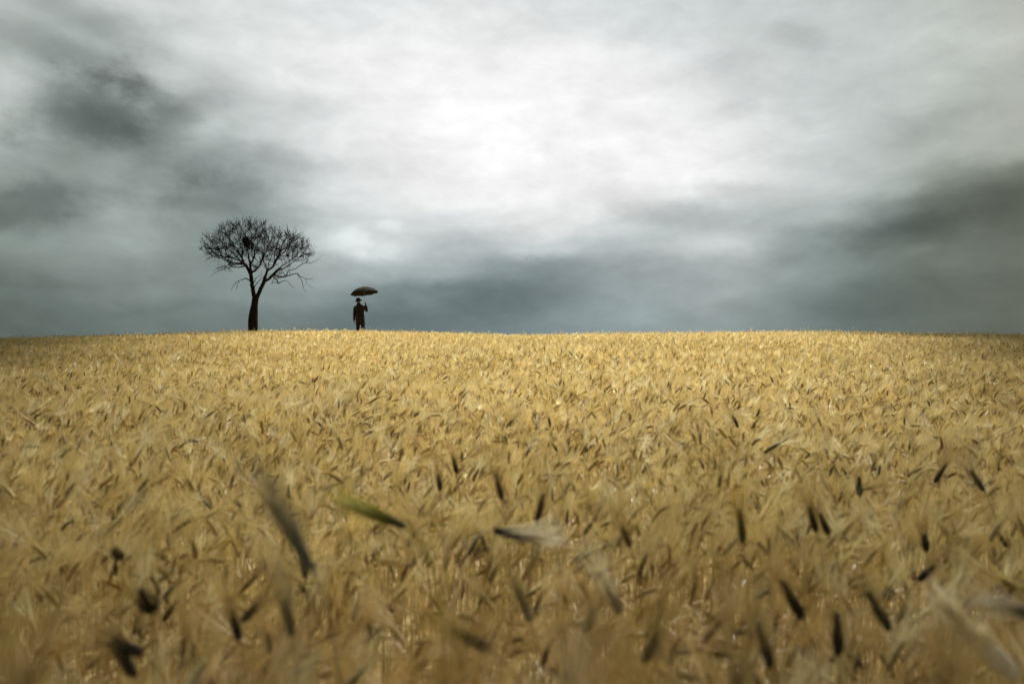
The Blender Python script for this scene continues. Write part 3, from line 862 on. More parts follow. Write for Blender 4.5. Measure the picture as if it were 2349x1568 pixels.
LIMBS = [
 # left stem and its boughs: (px, py, depth, radius)
 [(842, 1075, 0, 26), (822, 970, 0, 24), (808, 880, .05, 22), (798, 800, .1, 22), (772, 730, .15, 18), (725, 665, .2, 14), (680, 570, .3, 9), (640, 500, .4, 6), (590, 430, .5, 4.5), (540, 350, .6, 3)],
 [(800, 800, .1, 18), (795, 720, -.1, 14), (785, 640, -.3, 11), (768, 560, -.4, 7), (762, 470, -.5, 4.5), (740, 370, -.6, 3)],
 [(805, 760, .1, 13), (860, 722, .3, 10), (905, 660, .5, 8), (928, 590, .7, 5.5), (975, 500, .9, 4), (1020, 400, 1.0, 2.5)],
 [(790, 670, -.2, 11), (828, 590, -.1, 9), (842, 500, 0, 6), (870, 420, .1, 4.5), (878, 310, .2, 3)],
 [(735, 680, .15, 13), (690, 655, -.1, 10), (610, 655, -.4, 6.5), (520, 630, -.7, 5.5), (430, 592, -.9, 4.5), (355, 568, -1.1, 3.6), (285, 538, -1.2, 2.6), (200, 480, -1.3, 1.6)],
 [(700, 640, .1, 10), (620, 612, .4, 6.5), (550, 588, .7, 6), (490, 590, .9, 6.5), (440, 560, 1.1, 5), (375, 545, 1.2, 4), (330, 470, 1.3, 2.6), (265, 405, 1.4, 2), (228, 368, 1.4, 1.2)],
 [(735, 685, .1, 8), (680, 700, -.3, 6), (590, 700, -.6, 5), (500, 722, -.9, 3.8), (420, 752, -1.1, 2.6), (338, 800, -1.2, 1.4)],
 [(715, 670, .2, 8), (640, 668, .6, 6), (550, 682, .9, 4.2), (450, 705, 1.1, 3), (362, 748, 1.3, 1.6)],
 [(788, 858, 0, 8), (735, 825, -.1, 6), (690, 842, -.2, 4), (630, 872, -.3, 3.2), (595, 910, -.3, 2.4), (570, 970, -.3, 1.2)],
 [(660, 855, -.2, 3), (642, 912, 0, 2.2), (628, 968, .1, 1.2)],
 [(715, 665, .2, 9), (640, 590, -.2, 6.5), (560, 515, -.6, 5), (480, 430, -.9, 4), (425, 345, -1.1, 2.6), (392, 300, -1.2, 1.4)],
 [(690, 590, .3, 8), (610, 495, .1, 5), (550, 400, 0, 4), (505, 300, -.1, 2.6), (483, 200, -.1, 1.3)],
 [(700, 610, .3, 6), (690, 500, .6, 4.5), (660, 400, .8, 3.5), (640, 300, 1.0, 2.5), (600, 200, 1.0, 1.4)],
 [(815, 600, -.1, 5), (800, 480, -.5, 4), (800, 350, -.8, 3), (790, 230, -.9, 1.8)],
 # right stem and its boughs
 [(850, 1075, 0, 27), (882, 1000, 0, 24), (915, 925, -.05, 22), (942, 862, -.1, 22), (962, 790, -.15, 15), (985, 730, -.2, 13), (1040, 705, -.25, 10), (1068, 645, -.3, 13), (1100, 590, -.35, 12), (1132, 510, -.4, 8), (1160, 430, -.5, 6.5), (1195, 360, -.5, 5), (1225, 285, -.5, 3)],
 [(940, 868, -.1, 18), (1008, 822, .1, 15), (1055, 775, .2, 14), (1085, 738, .3, 12), (1145, 690, .5, 6), (1215, 642, .7, 5), (1285, 590, .9, 4.4), (1345, 520, 1.0, 3), (1420, 395, 1.1, 1.4)],
 [(1085, 745, .3, 9), (1190, 700, -.1, 5.5), (1290, 630, -.4, 4.4), (1385, 555, -.7, 3), (1460, 440, -.9, 1.4)],
 [(1050, 785, .2, 9), (1110, 805, 0, 7.5), (1165, 812, -.2, 7), (1225, 795, -.3, 5.5), (1300, 770, -.4, 5), (1345, 795, -.5, 3.6), (1420, 832, -.6, 2.6), (1500, 833, -.6, 1.4)],
 [(1318, 776, -.4, 4), (1362, 845, -.3, 3.2), (1382, 905, -.2, 2.6), (1397, 960, -.2, 2), (1426, 974, -.2, 1.3)],
 [(1415, 832, -.6, 2.2), (1427, 895, -.5, 2), (1496, 932, -.4, 1.6)],
 [(1195, 800, -.25, 6), (1222, 738, .1, 5), (1290, 722, .3, 4.2), (1382, 660, .6, 4), (1480, 650, .8, 2.6), (1540, 622, .9, 1.8), (1602, 568, .9, 1)],
 [(1040, 800, .2, 8), (1085, 845, .4, 7), (1108, 885, .5, 6), (1140, 862, .6, 4), (1200, 852, .7, 3), (1245, 905, .8, 2.2), (1296, 942, .8, 1.4)],
 [(1108, 885, .5, 4), (1062, 868, .6, 3), (1015, 898, .7, 1.8)],
 [(975, 730, -.2, 8), (950, 665, -.4, 6.5), (932, 615, -.5, 4), (965, 540, -.7, 2.6), (985, 430, -.8, 1.6)],
 [(985, 725, -.2, 6), (1000, 640, 0, 4), (1035, 560, .2, 3), (1020, 480, .3, 2), (1060, 380, .4, 1.4)],
 [(1066, 655, -.3, 6), (1062, 560, -.6, 4), (1082, 470, -.8, 3), (1120, 360, -.9, 2)],
 [(1100, 600, -.35, 5), (1190, 500, -.7, 4), (1270, 400, -1.0, 3), (1330, 310, -1.1, 1.6)],
 [(1130, 520, -.4, 5), (1200, 470, .2, 3.6), (1265, 380, .6, 2.6), (1300, 300, .8, 1.4)],
 [(836, 920, 0, 6), (880, 862, .2, 4), (925, 812, .4, 3), (960, 790, .5, 2)],
 [(832, 865, .05, 5), (855, 820, -.3, 3.5), (905, 790, -.4, 2.6), (915, 740, -.5, 1.6)],
 [(800, 690, .0, 5), (815, 690, -.4, 4), (870, 700, -.7, 4), (915, 650, -.8, 3.5), (940, 560, -1.0, 2.6), (950, 440, -1.1, 1.6)],
]
root = empty('bare_tree', TREE)
tag(root, 'leafless wide-crowned tree with a forked black trunk, on the crest of the field', 'tree')
def tree_mesh(name, tubes, mat, n=8):
    m = MB()
    for pts, rad in tubes:
        m.tube([p - TREE for p in pts], rad, n)
    return m.build(name, mat, root)
seeds = []      # (position, limb radius) the twigs may start from
tp_, tr2 = wobble([tp(a, b, d) for a, b, d, r in trunk_px], [pxr(r) for *_, r in trunk_px], 0.08, 0.006)
zb = TREE.z - 0.3
tp_ = [Vector((tp_[0].x, TY, zb))] + tp_
tr2 = [tr2[0] * 1.35] + tr2
tree_mesh('trunk', [(tp_, tr2)], bark, 14)
for L_ in LIMBS:
    P, Rr = wobble([tp(a, b, d * 1.1) for a, b, d, r in L_], [pxr(r) for *_, r in L_], 0.09, 0.013)
    tree_mesh('branch', [(P, Rr)], bark, 8)
    s0 = 0 if Rr[0] < 0.06 else 8
    for p, r in list(zip(P, Rr))[s0:]:
        seeds.append((p, r))

# twigs: grown by space colonisation from the traced limbs towards the crown's outline
OUT = [(195, 480), (235, 365), (290, 300), (390, 285), (480, 195), (560, 195), (640, 165), (720, 155), (800, 155), (900, 175), (1000, 215), (1070, 260), (1180, 270), (1260, 285), (1340, 315), (1430, 390), (1510, 490), (1540, 590), (1420, 665), (1250, 735), (1200, 850), (1060, 900), (1020, 850), (1050, 760), (960, 790), (850, 800), (740, 720), (640, 770), (540, 790), (400, 760), (320, 660), (270, 560)]
poly = np.array(OUT, float)
def inpoly(px, py):
    c = np.zeros(len(px), bool); j = len(poly) - 1
    for i in range(len(poly)):
        xi, yi = poly[i]; xj, yj = poly[j]
        k = ((yi > py) != (yj > py)) & (px < (xj - xi) * (py - yi) / (yj - yi + 1e-9) + xi)
        c ^= k; j = i
    return c
px = rt.uniform(190, 1560, 9000); py = rt.uniform(150, 910, 9000)
k = inpoly(px, py); px, py = px[k], py[k]
dens = np.where(py > 640, 0.2, np.where(py > 560, 0.6, 1.0))
k = rt.random(len(px)) < dens; px, py = px[k][:780], py[k][:780]
px = 850 + (px - 850) * 0.89; py = 620 + (py - 620) * 0.86
rx = (px - 850) / 680; ry = np.clip((620 - py) / 470, -0.6, 1)
hd = 1.75 * np.sqrt(np.clip(1 - 0.85 * rx ** 2 - 0.6 * ry ** 2, 0.08, 1))
dp = rt.uniform(-1, 1, len(px)) * hd
A = np.array([tp(a, b, d) for a, b, d in zip(px, py, dp)])
nodes = [np.array(p) for p, r in seeds]; par = [-1] * len(nodes); ns = len(nodes)
NP = np.array(nodes)
STEP, KILL, INFL = 0.085, 0.13, 0.8
HUB = np.array(tp(850, 900, 0))
near_d = np.full(len(A), 1e9); near_i = np.zeros(len(A), int)
def upd(i0):
    global near_d, near_i
    new = NP[i0:]
    for c in range(0, len(new), 500):
        blk = new[c:c + 500]
        D = np.linalg.norm(A[:, None] - blk[None], axis=2)
        j = D.argmin(1); dm = D[np.arange(len(A)), j]
        b = dm < near_d
        near_d[b] = dm[b]; near_i[b] = j[b] + i0 + c
upd(0)
alive = near_d > KILL
kids = {}
for it in range(70):
    act = alive & (near_d < INFL)
    if not act.any():
        break
    I = near_i[act]; D = A[act] - NP[I]; D /= np.linalg.norm(D, axis=1)[:, None]
    acc = {}
    for i, d in zip(I, D):
        acc[i] = acc.get(i, 0) + d
    new = []; np_ = []
    for i, d in acc.items():
        rv = NP[i] - HUB; rv /= np.linalg.norm(rv)
        pd = NP[i] - NP[par[i]] if par[i] >= 0 else rv * STEP
        pd = pd / (np.linalg.norm(pd) + 1e-9)
        d = 0.55 * d / (np.linalg.norm(d) + 1e-9) + 0.55 * pd + 0.38 * rv + rt.normal(0, 0.13, 3) + np.array([0, 0, 0.10])
        d /= np.linalg.norm(d)
        if kids.get(i, 0) > 3:
            continue
        kids[i] = kids.get(i, 0) + 1
        new.append(NP[i] + d * STEP); np_.append(i)
    if not new:
        break
    i0 = len(NP); NP = np.concatenate([NP, np.array(new)]); par += np_
    upd(i0)
    alive &= near_d > KILL
# terminal twigs: every free end runs on outwards, forking and curving up; short spurs along the way
n0 = len(NP)
haskid = np.zeros(n0, bool)
for i in range(ns, n0):
    haskid[par[i]] = True
PL = [p for p in NP]
for i in range(ns, n0):
    d0 = NP[i] - NP[par[i]]; d0 = d0 / np.linalg.norm(d0)
    rv = NP[i] - HUB; rv /= np.linalg.norm(rv)
    if not haskid[i]:
        for q in range(rt.integers(1, 3)):
            d = d0 * 0.6 + rv * 0.5 + rt.normal(0, 0.24, 3); cur_ = i
            for st in range(rt.integers(2, 7)):
                d = d / np.linalg.norm(d) + rt.normal(0, 0.12, 3) + np.array([0, 0, 0.13]); d /= np.linalg.norm(d)
                PL.append(PL[cur_] + d * rt.uniform(0.05, 0.085)); par.append(cur_); cur_ = len(PL) - 1
                if rt.random() < 0.4:
                    e = d + rt.normal(0, 0.5, 3); e /= np.linalg.norm(e)
                    PL.append(PL[cur_] + e * rt.uniform(0.03, 0.07)); par.append(cur_)
    elif rt.random() < 0.42:
        d = d0 * 0.5 + rv * 0.4 + rt.normal(0, 0.5, 3) + np.array([0, 0, 0.15]); d /= np.linalg.norm(d)
        PL.append(NP[i] + d * rt.uniform(0.05, 0.12)); par.append(i)
NP = np.array(PL)
cnt = np.zeros(len(NP)); 
for i in range(len(NP) - 1, ns - 1, -1):
    cnt[i] = max(cnt[i], 1.0)
    if par[i] >= ns:
        cnt[par[i]] += cnt[i]
rad = 0.0046 * np.maximum(cnt, 1) ** 0.34
vs, fs = [], []
tri3 = [(math.cos(a), math.sin(a)) for a in (0, 2.094, 4.189)]
for i in range(ns, len(NP)):
    a = NP[par[i]]; b = NP[i]; t = b - a; t = t / (np.linalg.norm(t) + 1e-9)
    u = np.cross(t, (0.3, 0.5, 0.8)); u /= np.linalg.norm(u); w = np.cross(t, u)
    ra = rad[par[i]] if par[i] >= ns else rad[i] * 1.25; rb = rad[i]
    ra = min(ra, rad[i] * 1.3); bb = len(vs)
    for (c, s_) in tri3: vs.append(a + (u * c + w * s_) * ra)
    for (c, s_) in tri3: vs.append(b + (u * c + w * s_) * rb)
    for j in range(3):
        k2 = (j + 1) % 3; fs.append((bb + j, bb + k2, bb + 3 + k2, bb + 3 + j))
    fs.append((bb + 5, bb + 4, bb + 3))
print('twig segments', len(NP) - ns)
mesh_obj('crown', np.array(vs) - np.array(TREE), fs, twigm, root, smooth=False)

# the dark nest of twigs in the crown
m = MB()
nc = tp(748, 425, -0.35); 
for i in range(800):
    u = Vector(rt.normal(size=3)); u.normalize(); u *= rt.random() ** 0.5
    # an upright pointed bundle, leaning: long axis from upper left to lower right
    a = Vector((0.09, 0, -0.30)); c = a * u.z + Vector((0.17 * u.x * (1 - 0.35 * u.z), 0.21 * u.y, 0.06 * u.x))
    d = Vector(rt.normal(size=3)); d.normalize(); l = rt.uniform(0.06, 0.15)
    m.tube([c - d * l, c + Vector(rt.normal(0, 0.015, 3)), c + d * l], [0.004, 0.007, 0.004], 3)
nest = m.build('bird_nest', twigm); nest.location = nc
tag(nest, 'dark clump of tangled twigs lodged high in the bare tree', 'nest')

# ------------------------------------------------------------------ the man under the umbrella
PY = 35.4
pb = at(826, 757, PY)
MAN = Vector((pb.x, PY, pb.z - (1724 - 1370) / 863.0))
print('man base', MAN, 'ground', float(ground(MAN.x, MAN.y)))
cloth = simple_mat('black_cloth', (0.009, 0.009, 0.008), (0.021, 0.020, 0.017), 0.9, 30, 0.2, 0.15, 0.1)
trous = simple_mat('brown_black_cloth', (0.012, 0.008, 0.006), (0.024, 0.017, 0.013), 0.9, 30, 0.2, 0.15)
felt = simple_mat('black_felt', (0.006, 0.006, 0.006), (0.012, 0.012, 0.012), 0.95, 60, 0.1, 0.1)
skin = simple_mat('skin', (0.22, 0.14, 0.10), (0.30, 0.20, 0.15), 0.55, 25, 0.05, 0.4)
hairm = simple_mat('grey_hair', (0.05, 0.05, 0.05), (0.14, 0.135, 0.13), 0.8, 60, 0.2, 0.2)
leather = simple_mat('black_leather', (0.008, 0.007, 0.006), (0.02, 0.016, 0.012), 0.5, 20, 0.1, 0.4)
def skin_mesh(chains, name, mat, parent, sub=1, rootv=0):
    """chains: lists of (x,y,z,rx,ry); equal coordinates weld; returns one continuous skinned mesh"""
    vid = {}; vs = []; rs = []; es = []
    for ch in chains:
        prev = None
        for p in ch:
            key = tuple(round(c, 4) for c in p[:3])
            if key not in vid:
                vid[key] = len(vs); vs.append(key); rs.append((p[3], p[4] if len(p) > 4 else p[3]))
            i = vid[key]
            if prev is not None and prev != i:
                es.append((prev, i))
            prev = i
    me = bpy.data.meshes.new(name + '_skel')
    me.from_pydata(vs, es, [])
    o = bpy.data.objects.new(name, me); COL.objects.link(o)
    md = o.modifiers.new('skin', 'SKIN'); md.use_smooth_shade = True
    sv = me.skin_vertices[0].data
    for i, r in enumerate(rs):
        sv[i].radius = r; sv[i].use_root = (i == rootv)
    sb = o.modifiers.new('sub', 'SUBSURF'); sb.levels = sub; sb.render_levels = sub
    dg = bpy.context.evaluated_depsgraph_get()
    m2 = bpy.data.meshes.new_from_object(o.evaluated_get(dg))
    m2.name = name
    o.modifiers.clear(); o.data = m2
    bpy.data.meshes.remove(me)
    m2.materials.clear(); m2.materials.append(mat)
    m2.polygons.foreach_set('use_smooth', [True] * len(m2.polygons))
    o.parent = parent
    return o
person = empty('person', MAN)
tag(person, 'man seen from behind in black coat and brimmed hat, holding up an umbrella', 'person')
# body: x right, y away from the viewer, z up
pelvis = (0.01, 0.0, 0.92, 0.15, 0.11)
torso = [pelvis, (0.01, 0.0, 1.10, 0.145, 0.10), (0.0, 0.0, 1.28, 0.16, 0.11), (-0.02, 0.0, 1.42, 0.13, 0.09), (-0.05, 0.005, 1.52, 0.065, 0.065), (-0.068, 0.015, 1.58, 0.058, 0.06),
         (-0.078, 0.03, 1.65, 0.074, 0.088), (-0.084, 0.035, 1.72, 0.077, 0.095), (-0.088, 0.03, 1.785, 0.055, 0.07)]
larm = [(-0.02, 0.0, 1.42, 0.13, 0.09), (-0.19, 0.0, 1.43, 0.062), (-0.236, 0.0, 1.28, 0.050), (-0.246, 0.0, 1.12, 0.042), (-0.260, 0.03, 0.98, 0.036), (-0.272, 0.05, 0.845, 0.026)]
rarm = [(-0.02, 0.0, 1.42, 0.13, 0.09), (0.165, 0.0, 1.43, 0.062), (0.235, 0.06, 1.34, 0.052), (0.275, 0.13, 1.275, 0.044), (0.235, 0.22, 1.42, 0.038), (0.182, 0.29, 1.56, 0.026)]
lleg = [pelvis, (-0.085, 0.0, 0.84, 0.098), (-0.095, 0.0, 0.66, 0.078), (-0.098, 0.0, 0.48, 0.058), (-0.10, -0.01, 0.30, 0.052), (-0.10, -0.015, 0.10, 0.036), (-0.105, 0.03, 0.05, 0.035), (-0.115, 0.15, 0.035, 0.028)]
rleg = [pelvis, (0.105, 0.0, 0.84, 0.098), (0.12, 0.0, 0.66, 0.078), (0.135, 0.0, 0.48, 0.058), (0.14, -0.01, 0.30, 0.052), (0.142, -0.015, 0.10, 0.036), (0.147, 0.03, 0.05, 0.035), (0.16, 0.15, 0.035, 0.028)]
# left hand hangs with fingers slightly curled
hl = (-0.274, 0.058, 0.80, 0.030, 0.018)
lhand = [(-0.272, 0.05, 0.845, 0.026), hl, (-0.276, 0.066, 0.765, 0.032, 0.016)]
fl = []
for q, (dy, ln) in enumerate(((0.028, 0.072), (0.009, 0.080), (-0.010, 0.075), (-0.027, 0.060))):
    b = (-0.276, 0.066, 0.765, 0.032, 0.016)
    y_ = 0.066 + dy
    fl.append([b, (-0.277, y_, 0.752, 0.0088), (-0.275, y_ + 0.004, 0.752 - ln * 0.45, 0.0082), (-0.268, y_ + 0.006, 0.752 - ln * 0.8, 0.0075), (-0.258, y_ + 0.006, 0.752 - ln * 1.0, 0.0065)])
fl.append([hl, (-0.268, 0.09, 0.79, 0.011), (-0.262, 0.104, 0.765, 0.0098), (-0.259, 0.108, 0.742, 0.0085)])
# right hand closed round the umbrella's handle
HX, HY = 0.163, 0.325
hr = (0.176, 0.302, 1.59, 0.028, 0.020)
rhand = [(0.182, 0.29, 1.56, 0.026), hr, (0.178, 0.306, 1.625, 0.030, 0.018)]
fr2 = []
for q in range(4):
    zz = 1.585 + q * 0.021
    fr2.append([(0.178, 0.306, 1.625, 0.030, 0.018) if q > 1 else hr, (0.192, 0.318, zz, 0.0092), (0.186, 0.342, zz + 0.002, 0.0086), (0.163, 0.350, zz + 0.003, 0.0080), (0.145, 0.338, zz + 0.002, 0.0070)])
fr2.append([hr, (0.160, 0.298, 1.615, 0.0110), (0.146, 0.306, 1.64, 0.0100), (0.147, 0.322, 1.658, 0.0085)])
body = skin_mesh([torso, larm, rarm, lleg, rleg, lhand, rhand] + fl + fr2, 'body', skin, person, 1)
# face and ears on the far side of the head
bm = MB()
def lump(c, r, n=8, k=6):
    rings = []
    for i in range(1, k):
        t = math.pi * i / k
        rings.append([(c[0] + r[0] * math.sin(t) * math.cos(2 * math.pi * j / n), c[1] + r[1] * math.sin(t) * math.sin(2 * math.pi * j / n), c[2] + r[2] * math.cos(t)) for j in range(n)])
    bm.rings(rings)
lump((-0.160, 0.03, 1.69), (0.012, 0.020, 0.032)); lump((-0.006, 0.03, 1.69), (0.012, 0.020, 0.032))
lump((-0.083, 0.135, 1.675), (0.014, 0.022, 0.026)); lump((-0.083, 0.118, 1.635), (0.026, 0.012, 0.008))
lump((-0.112, 0.118, 1.70), (0.013, 0.008, 0.008)); lump((-0.054, 0.118, 1.70), (0.013, 0.008, 0.008))
bm.build('ears_and_face', skin, person)
bm = MB(); lump((-0.083, 0.008, 1.69), (0.082, 0.092, 0.078), 14, 8)
bm.build('hair', hairm, person)
# coat: lofted torso and skirt, tube sleeves
def ell(cx, cy, z, rx, ry, n=28, ph=0.0, fold=0.0, tilt=0.0):
    o = []
    for j in range(n):
        a = 2 * math.pi * j / n
        k = 1 + fold * math.cos(7 * a + ph)
        x_ = rx * math.cos(a) * k; y_ = ry * math.sin(a) * k
        o.append((cx + x_, cy + y_, z + tilt * x_))
    return o
coat = [(0.012, 0.0, 0.66, 0.205, 0.150, .03), (0.012, 0.0, 0.735, 0.208, 0.150, .03), (0.01, 0.0, 0.86, 0.206, 0.146, .02), (0.005, 0.0, 0.98, 0.194, 0.138, .012), (0.0, 0.0, 1.10, 0.180, 0.130, .006), (-0.002, 0.0, 1.20, 0.172, 0.124, 0),
        (-0.004, 0.0, 1.30, 0.196, 0.132, 0), (-0.008, 0.0, 1.39, 0.218, 0.134, 0), (-0.014, 0.0, 1.46, 0.205, 0.118, 0), (-0.024, 0.0, 1.505, 0.165, 0.098, 0), (-0.045, 0.003, 1.545, 0.105, 0.082, 0), (-0.058, 0.006, 1.585, 0.078, 0.076, 0)]
m = MB()
m.rings([ell(c[0], c[1], c[2], c[3], c[4], fold=c[5]) for c in coat], caps=False)
m.tube([(-0.175, 0, 1.455), (-0.215, 0, 1.40), (-0.236, 0, 1.28), (-0.246, 0, 1.12), (-0.262, 0.028, 0.98), (-0.274, 0.048, 0.85)], [0.072, 0.080, 0.078, 0.070, 0.060, 0.049], 14)
m.tube([(0.150, 0, 1.455), (0.200, 0.02, 1.40), (0.250, 0.07, 1.33), (0.278, 0.125, 1.275), (0.272, 0.15, 1.285), (0.242, 0.21, 1.40), (0.198, 0.275, 1.535)], [0.074, 0.076, 0.068, 0.062, 0.060, 0.055, 0.046], 14)
coato = m.build('coat', cloth, person)
m = MB()
m.rings([ell(-0.001, 0.0, z, rx, ry) for z, rx, ry in ((1.205, 0.1755, 0.1275), (1.209, 0.180, 0.132), (1.243, 0.184, 0.134), (1.247, 0.180, 0.130))], caps=False)
m.build('half_belt', felt, coato)
m = MB()
m.rings([ell(-0.058, 0.006, z, rx, ry) for z, rx, ry in ((1.535, 0.108, 0.092), (1.575, 0.090, 0.086), (1.610, 0.078, 0.078), (1.600, 0.072, 0.072))], caps=False)
m.build('collar', cloth, coato)
m = MB()
for sx, tx, kx in ((-0.085, -0.098, 0), (0.108, 0.138, 1)):
    m.rings([ell(sx, 0, 0.95, 0.115, 0.115, 16), ell(sx, 0, 0.80, 0.108, 0.112, 16), ell((sx * .5 + tx * .5), 0, 0.62, 0.086, 0.094, 16, fold=.02), ell(tx, 0, 0.46, 0.070, 0.078, 16, fold=.03), ell(tx, -0.008, 0.30, 0.066, 0.076, 16, fold=.04), ell(tx + 0.003, -0.012, 0.11, 0.062, 0.074, 16, fold=.05), ell(tx + 0.004, -0.008, 0.065, 0.060, 0.072, 16)])
m.build('trousers', trous, person)
for sx in (-0.105, 0.150):
    m = MB()
    rr = [(0.055, -0.05, 0.045), (0.05, 0.0, 0.052), (0.046, 0.06, 0.05), (0.036, 0.13, 0.046), (0.028, 0.19, 0.036), (0.02, 0.215, 0.02)]
    m.rings([[(sx + w_ * math.cos(2 * math.pi * j / 12), y_, max(0.0, zc + zc * math.sin(2 * math.pi * j / 12))) for j in range(12)] for zc, y_, w_ in rr])
    m.build('shoe', leather, person)
# hat, tipped a little to the left
hm = Matrix.Rotation(R(13), 4, 'Y').inverted()
hc = Vector((-0.085, 0.02, 1.742))
m = MB()
prof_h = [(0.152, -0.036), (0.162, -0.028), (0.160, -0.018), (0.128, -0.004), (0.096, 0.008), (0.093, 0.022), (0.090, 0.05), (0.086, 0.085), (0.076, 0.105), (0.052, 0.108), (0.02, 0.094), (0.001, 0.090)]
rings = []
for r_, z_ in prof_h:
    ring = []
    for j in range(28):
        a = 2 * math.pi * j / 28
        droop = 0.020 * max(0, (r_ - 0.09) / 0.06) * math.cos(2 * a)
        ring.append(hc + hm @ Vector((r_ * math.cos(a), r_ * 1.12 * math.sin(a), z_ + droop)))
    rings.append(ring)
m.rings(rings, caps=False)
under = []
for r_, z_ in ((0.152, -0.036), (0.122, -0.020), (0.082, -0.008), (0.078, 0.03)):
    under.append([hc + hm @ Vector((r_ * math.cos(2 * math.pi * j / 28), r_ * 1.12 * math.sin(2 * math.pi * j / 28), z_ + 0.020 * max(0, (r_ - 0.09) / 0.06) * math.cos(4 * math.pi * j / 28))) for j in range(28)])
m.rings(under, caps=False)
hat = m.build('hat', felt, person)
m = MB()
m.rings([[hc + hm @ Vector((r_ * math.cos(2 * math.pi * j / 28), r_ * 1.12 * math.sin(2 * math.pi * j / 28), z_)) for j in range(28)] for r_, z_ in ((0.0985, 0.008), (0.0965, 0.030), (0.092, 0.032))], caps=False)
m.build('hat_band', leather, hat)

# ------------------------------------------------------------------ umbrella
umb_cloth = simple_mat('umbrella_cloth', (0.012, 0.013, 0.009), (0.020, 0.020, 0.014), 0.9, 3, 0.0, 0.05)
steel = simple_mat('grey_steel', (0.20, 0.21, 0.21), (0.32, 0.33, 0.33), 0.35, 20, 0.0, 0.6)
blacksteel = simple_mat('black_steel', (0.01, 0.01, 0.01), (0.02, 0.02, 0.02), 0.6, 20, 0.0, 0.3)
wood = simple_mat('brown_wood', (0.12, 0.06, 0.025), (0.22, 0.11, 0.05), 0.45, 10, 0.0, 0.5)
apex = Vector((0.085, 0.34, 2.355))
UM = MAN + Vector((HX, HY, 1.545))
umb = empty('umbrella', UM)
tag(umb, 'open black domed umbrella held over the man\'s hat, tilted to the left', 'umbrella')
off = MAN - UM
tilt = Matrix.Rotation(R(-8.3), 4, 'Y') @ Matrix.Rotation(R(-5.0), 4, 'X')
NR = 10
def cpoint(a, t):
    """point of the canopy: a angle, t 0 at the top .. 1 at the rim; cloth sags between the ribs"""
    rr = 0.635 * math.sin(t * R(62)) / math.sin(R(62)); zz = -0.300 * (1 - math.cos(t * R(62))) / (1 - math.cos(R(62)))
    f = (a * NR / (2 * math.pi)) % 1.0
    sag = math.sin(math.pi * f)
    rr *= 1 - 0.05 * sag * t ** 2; zz += 0.018 * sag * t ** 2 - 0.012 * sag * math.sin(math.pi * t)
    return apex + off + tilt @ Vector((rr * math.cos(a), rr * math.sin(a), zz))
m = MB()
nseg = NR * 6
for sgn in (0, 1):
    rings = []
    for i in range(13):
        t = 0.01 + 0.99 * i / 12
        rings.append([cpoint(2 * math.pi * j / nseg, t) - tilt @ Vector((0, 0, 0.002 * sgn)) for j in range(nseg)])
    m.rings(rings if not sgn else rings[::-1], caps=False)
canopy = m.build('canopy', umb_cloth, umb, smooth=True)
shaft_bot = Vector((0, 0, 0.0))
sh_top = apex + off + tilt @ Vector((0, 0, 0.05))
m = MB(); m.tube([Vector((0.0, 0.0, 0.10)), sh_top], 0.0055, 8); m.build('shaft', steel, umb)
m = MB(); m.tube([apex + off + tilt @ Vector((0, 0, 0.0)), sh_top, apex + off + tilt @ Vector((0, 0, 0.07))], [0.012, 0.007, 0.003], 8); m.build('ferrule', leather, umb)
m = MB()
hp = [Vector((0.0, 0.0, 0.13)), Vector((0, 0, 0.08)), Vector((0, 0, 0.0)), Vector((0, 0, -0.05))]
for i in range(1, 9):
    a = math.pi * i / 8
    hp.append(Vector((0, 0.03 - 0.03 * math.cos(a), -0.05 - 0.03 * math.sin(a))))
m.tube(hp, [0.009, 0.011, 0.011] + [0.011] * (len(hp) - 3), 10); m.build('handle', wood, umb)
runner = Vector((0, 0, 0.10)).lerp(sh_top, 0.62)
for k in range(NR):
    a = 2 * math.pi * k / NR
    m = MB(); m.tube([cpoint(a, 0.02 + 0.98 * i / 8) - tilt @ Vector((0, 0, 0.007)) for i in range(9)], 0.0028, 5)
    m.tube([runner, cpoint(a, 0.48) - tilt @ Vector((0, 0, 0.008))], 0.0026, 5)
    m.build('rib', blacksteel, umb)

# ------------------------------------------------------------------ unseen blobs added overhead to shade the field's sides and near edge

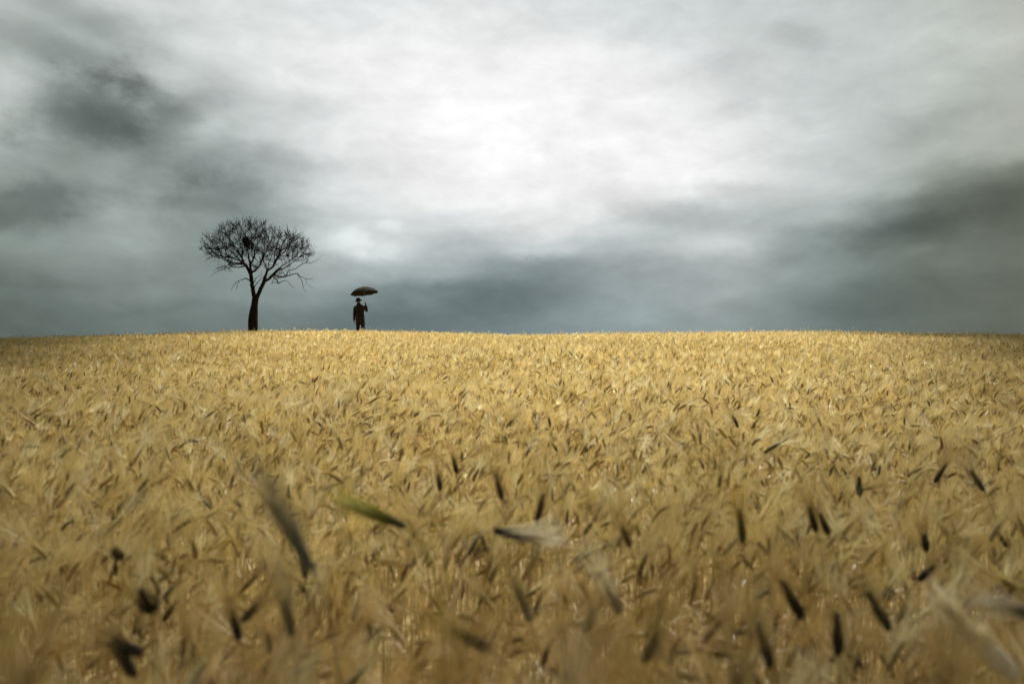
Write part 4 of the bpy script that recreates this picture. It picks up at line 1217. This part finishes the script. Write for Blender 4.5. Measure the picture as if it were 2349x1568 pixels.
clm = simple_mat('shade_blob_grey', (0.78, 0.80, 0.84), (0.84, 0.87, 0.92), 1.0, 0.05, 0.0, 0.0)
LIT = [(-1.4, 1.4), (1.8, 1.4), (2.9, 4), (6.2, 10), (11.5, 30), (16, 60), (-14, 60), (-11.2, 30), (-5.8, 10), (-2.6, 4)]
CH = 100.0
ox, oy = SUND.x / SUND.z * CH, SUND.y / SUND.z * CH
lp = np.array(LIT)
def in_lit(x, y):
    c = False; j = len(lp) - 1
    for i in range(len(lp)):
        xi, yi = lp[i]; xj, yj = lp[j]
        if (yi > y) != (yj > y) and x < (xj - xi) * (y - yi) / (yj - yi) + xi:
            c = not c
        j = i
    return c
def lit_dist(x, y):
    best = 1e9
    for i in range(len(lp)):
        a = lp[i]; b = lp[(i + 1) % len(lp)]; ab = b - a; p = np.array((x, y)) - a
        t = max(0, min(1, p.dot(ab) / ab.dot(ab))); best = min(best, np.linalg.norm(p - ab * t))
    return best
rc = np.random.default_rng(4)
bmi = bmesh.new(); bmesh.ops.create_icosphere(bmi, subdivisions=2, radius=1.0)
IV = np.array([v.co[:] for v in bmi.verts]); IF = np.array([[v.index for v in f.verts] for f in bmi.faces]); bmi.free()
cv, cf = [], []; nb = 0
spots = [(a, b, 4.0) for a in np.arange(-56, 58, 4.0) for b in np.arange(-36, 47, 4.0)] + [(a, b, 1.5) for a in np.arange(-36, 38, 1.3) for b in np.arange(-8, 47, 1.3)]
for gx_, gy_, cs in spots:
    x_, y_ = gx_ + rc.uniform(-.3, .3) * cs, gy_ + rc.uniform(-.3, .3) * cs
    if in_lit(x_, y_):
        continue
    dd = lit_dist(x_, y_)
    if cs < 2:
        if dd > 24 or rc.random() > (dd + 1.2) / (1.3 + 0.34 * max(y_, 0)):
            continue
        r = rc.uniform(1.1, 1.5)
    else:
        r = 3.2
        if dd < 3.0 + 0.38 * max(y_, 0):
            continue
    nv = IV * (r * rc.uniform(0.9, 1.1), r * rc.uniform(0.9, 1.1), r * 0.6)
    nv = nv + 0.08 * r * np.sin(nv[:, [1, 2, 0]] * 7 / r + rc.uniform(0, 6))
    cv.append(nv + np.array((x_ + ox, y_ + oy, CH + r * 0.3))); cf.append(IF + nb); nb += len(IV)
cl = mesh_obj('added_shade_blobs', np.concatenate(cv), np.concatenate(cf), clm)
tag(cl, kind='structure')
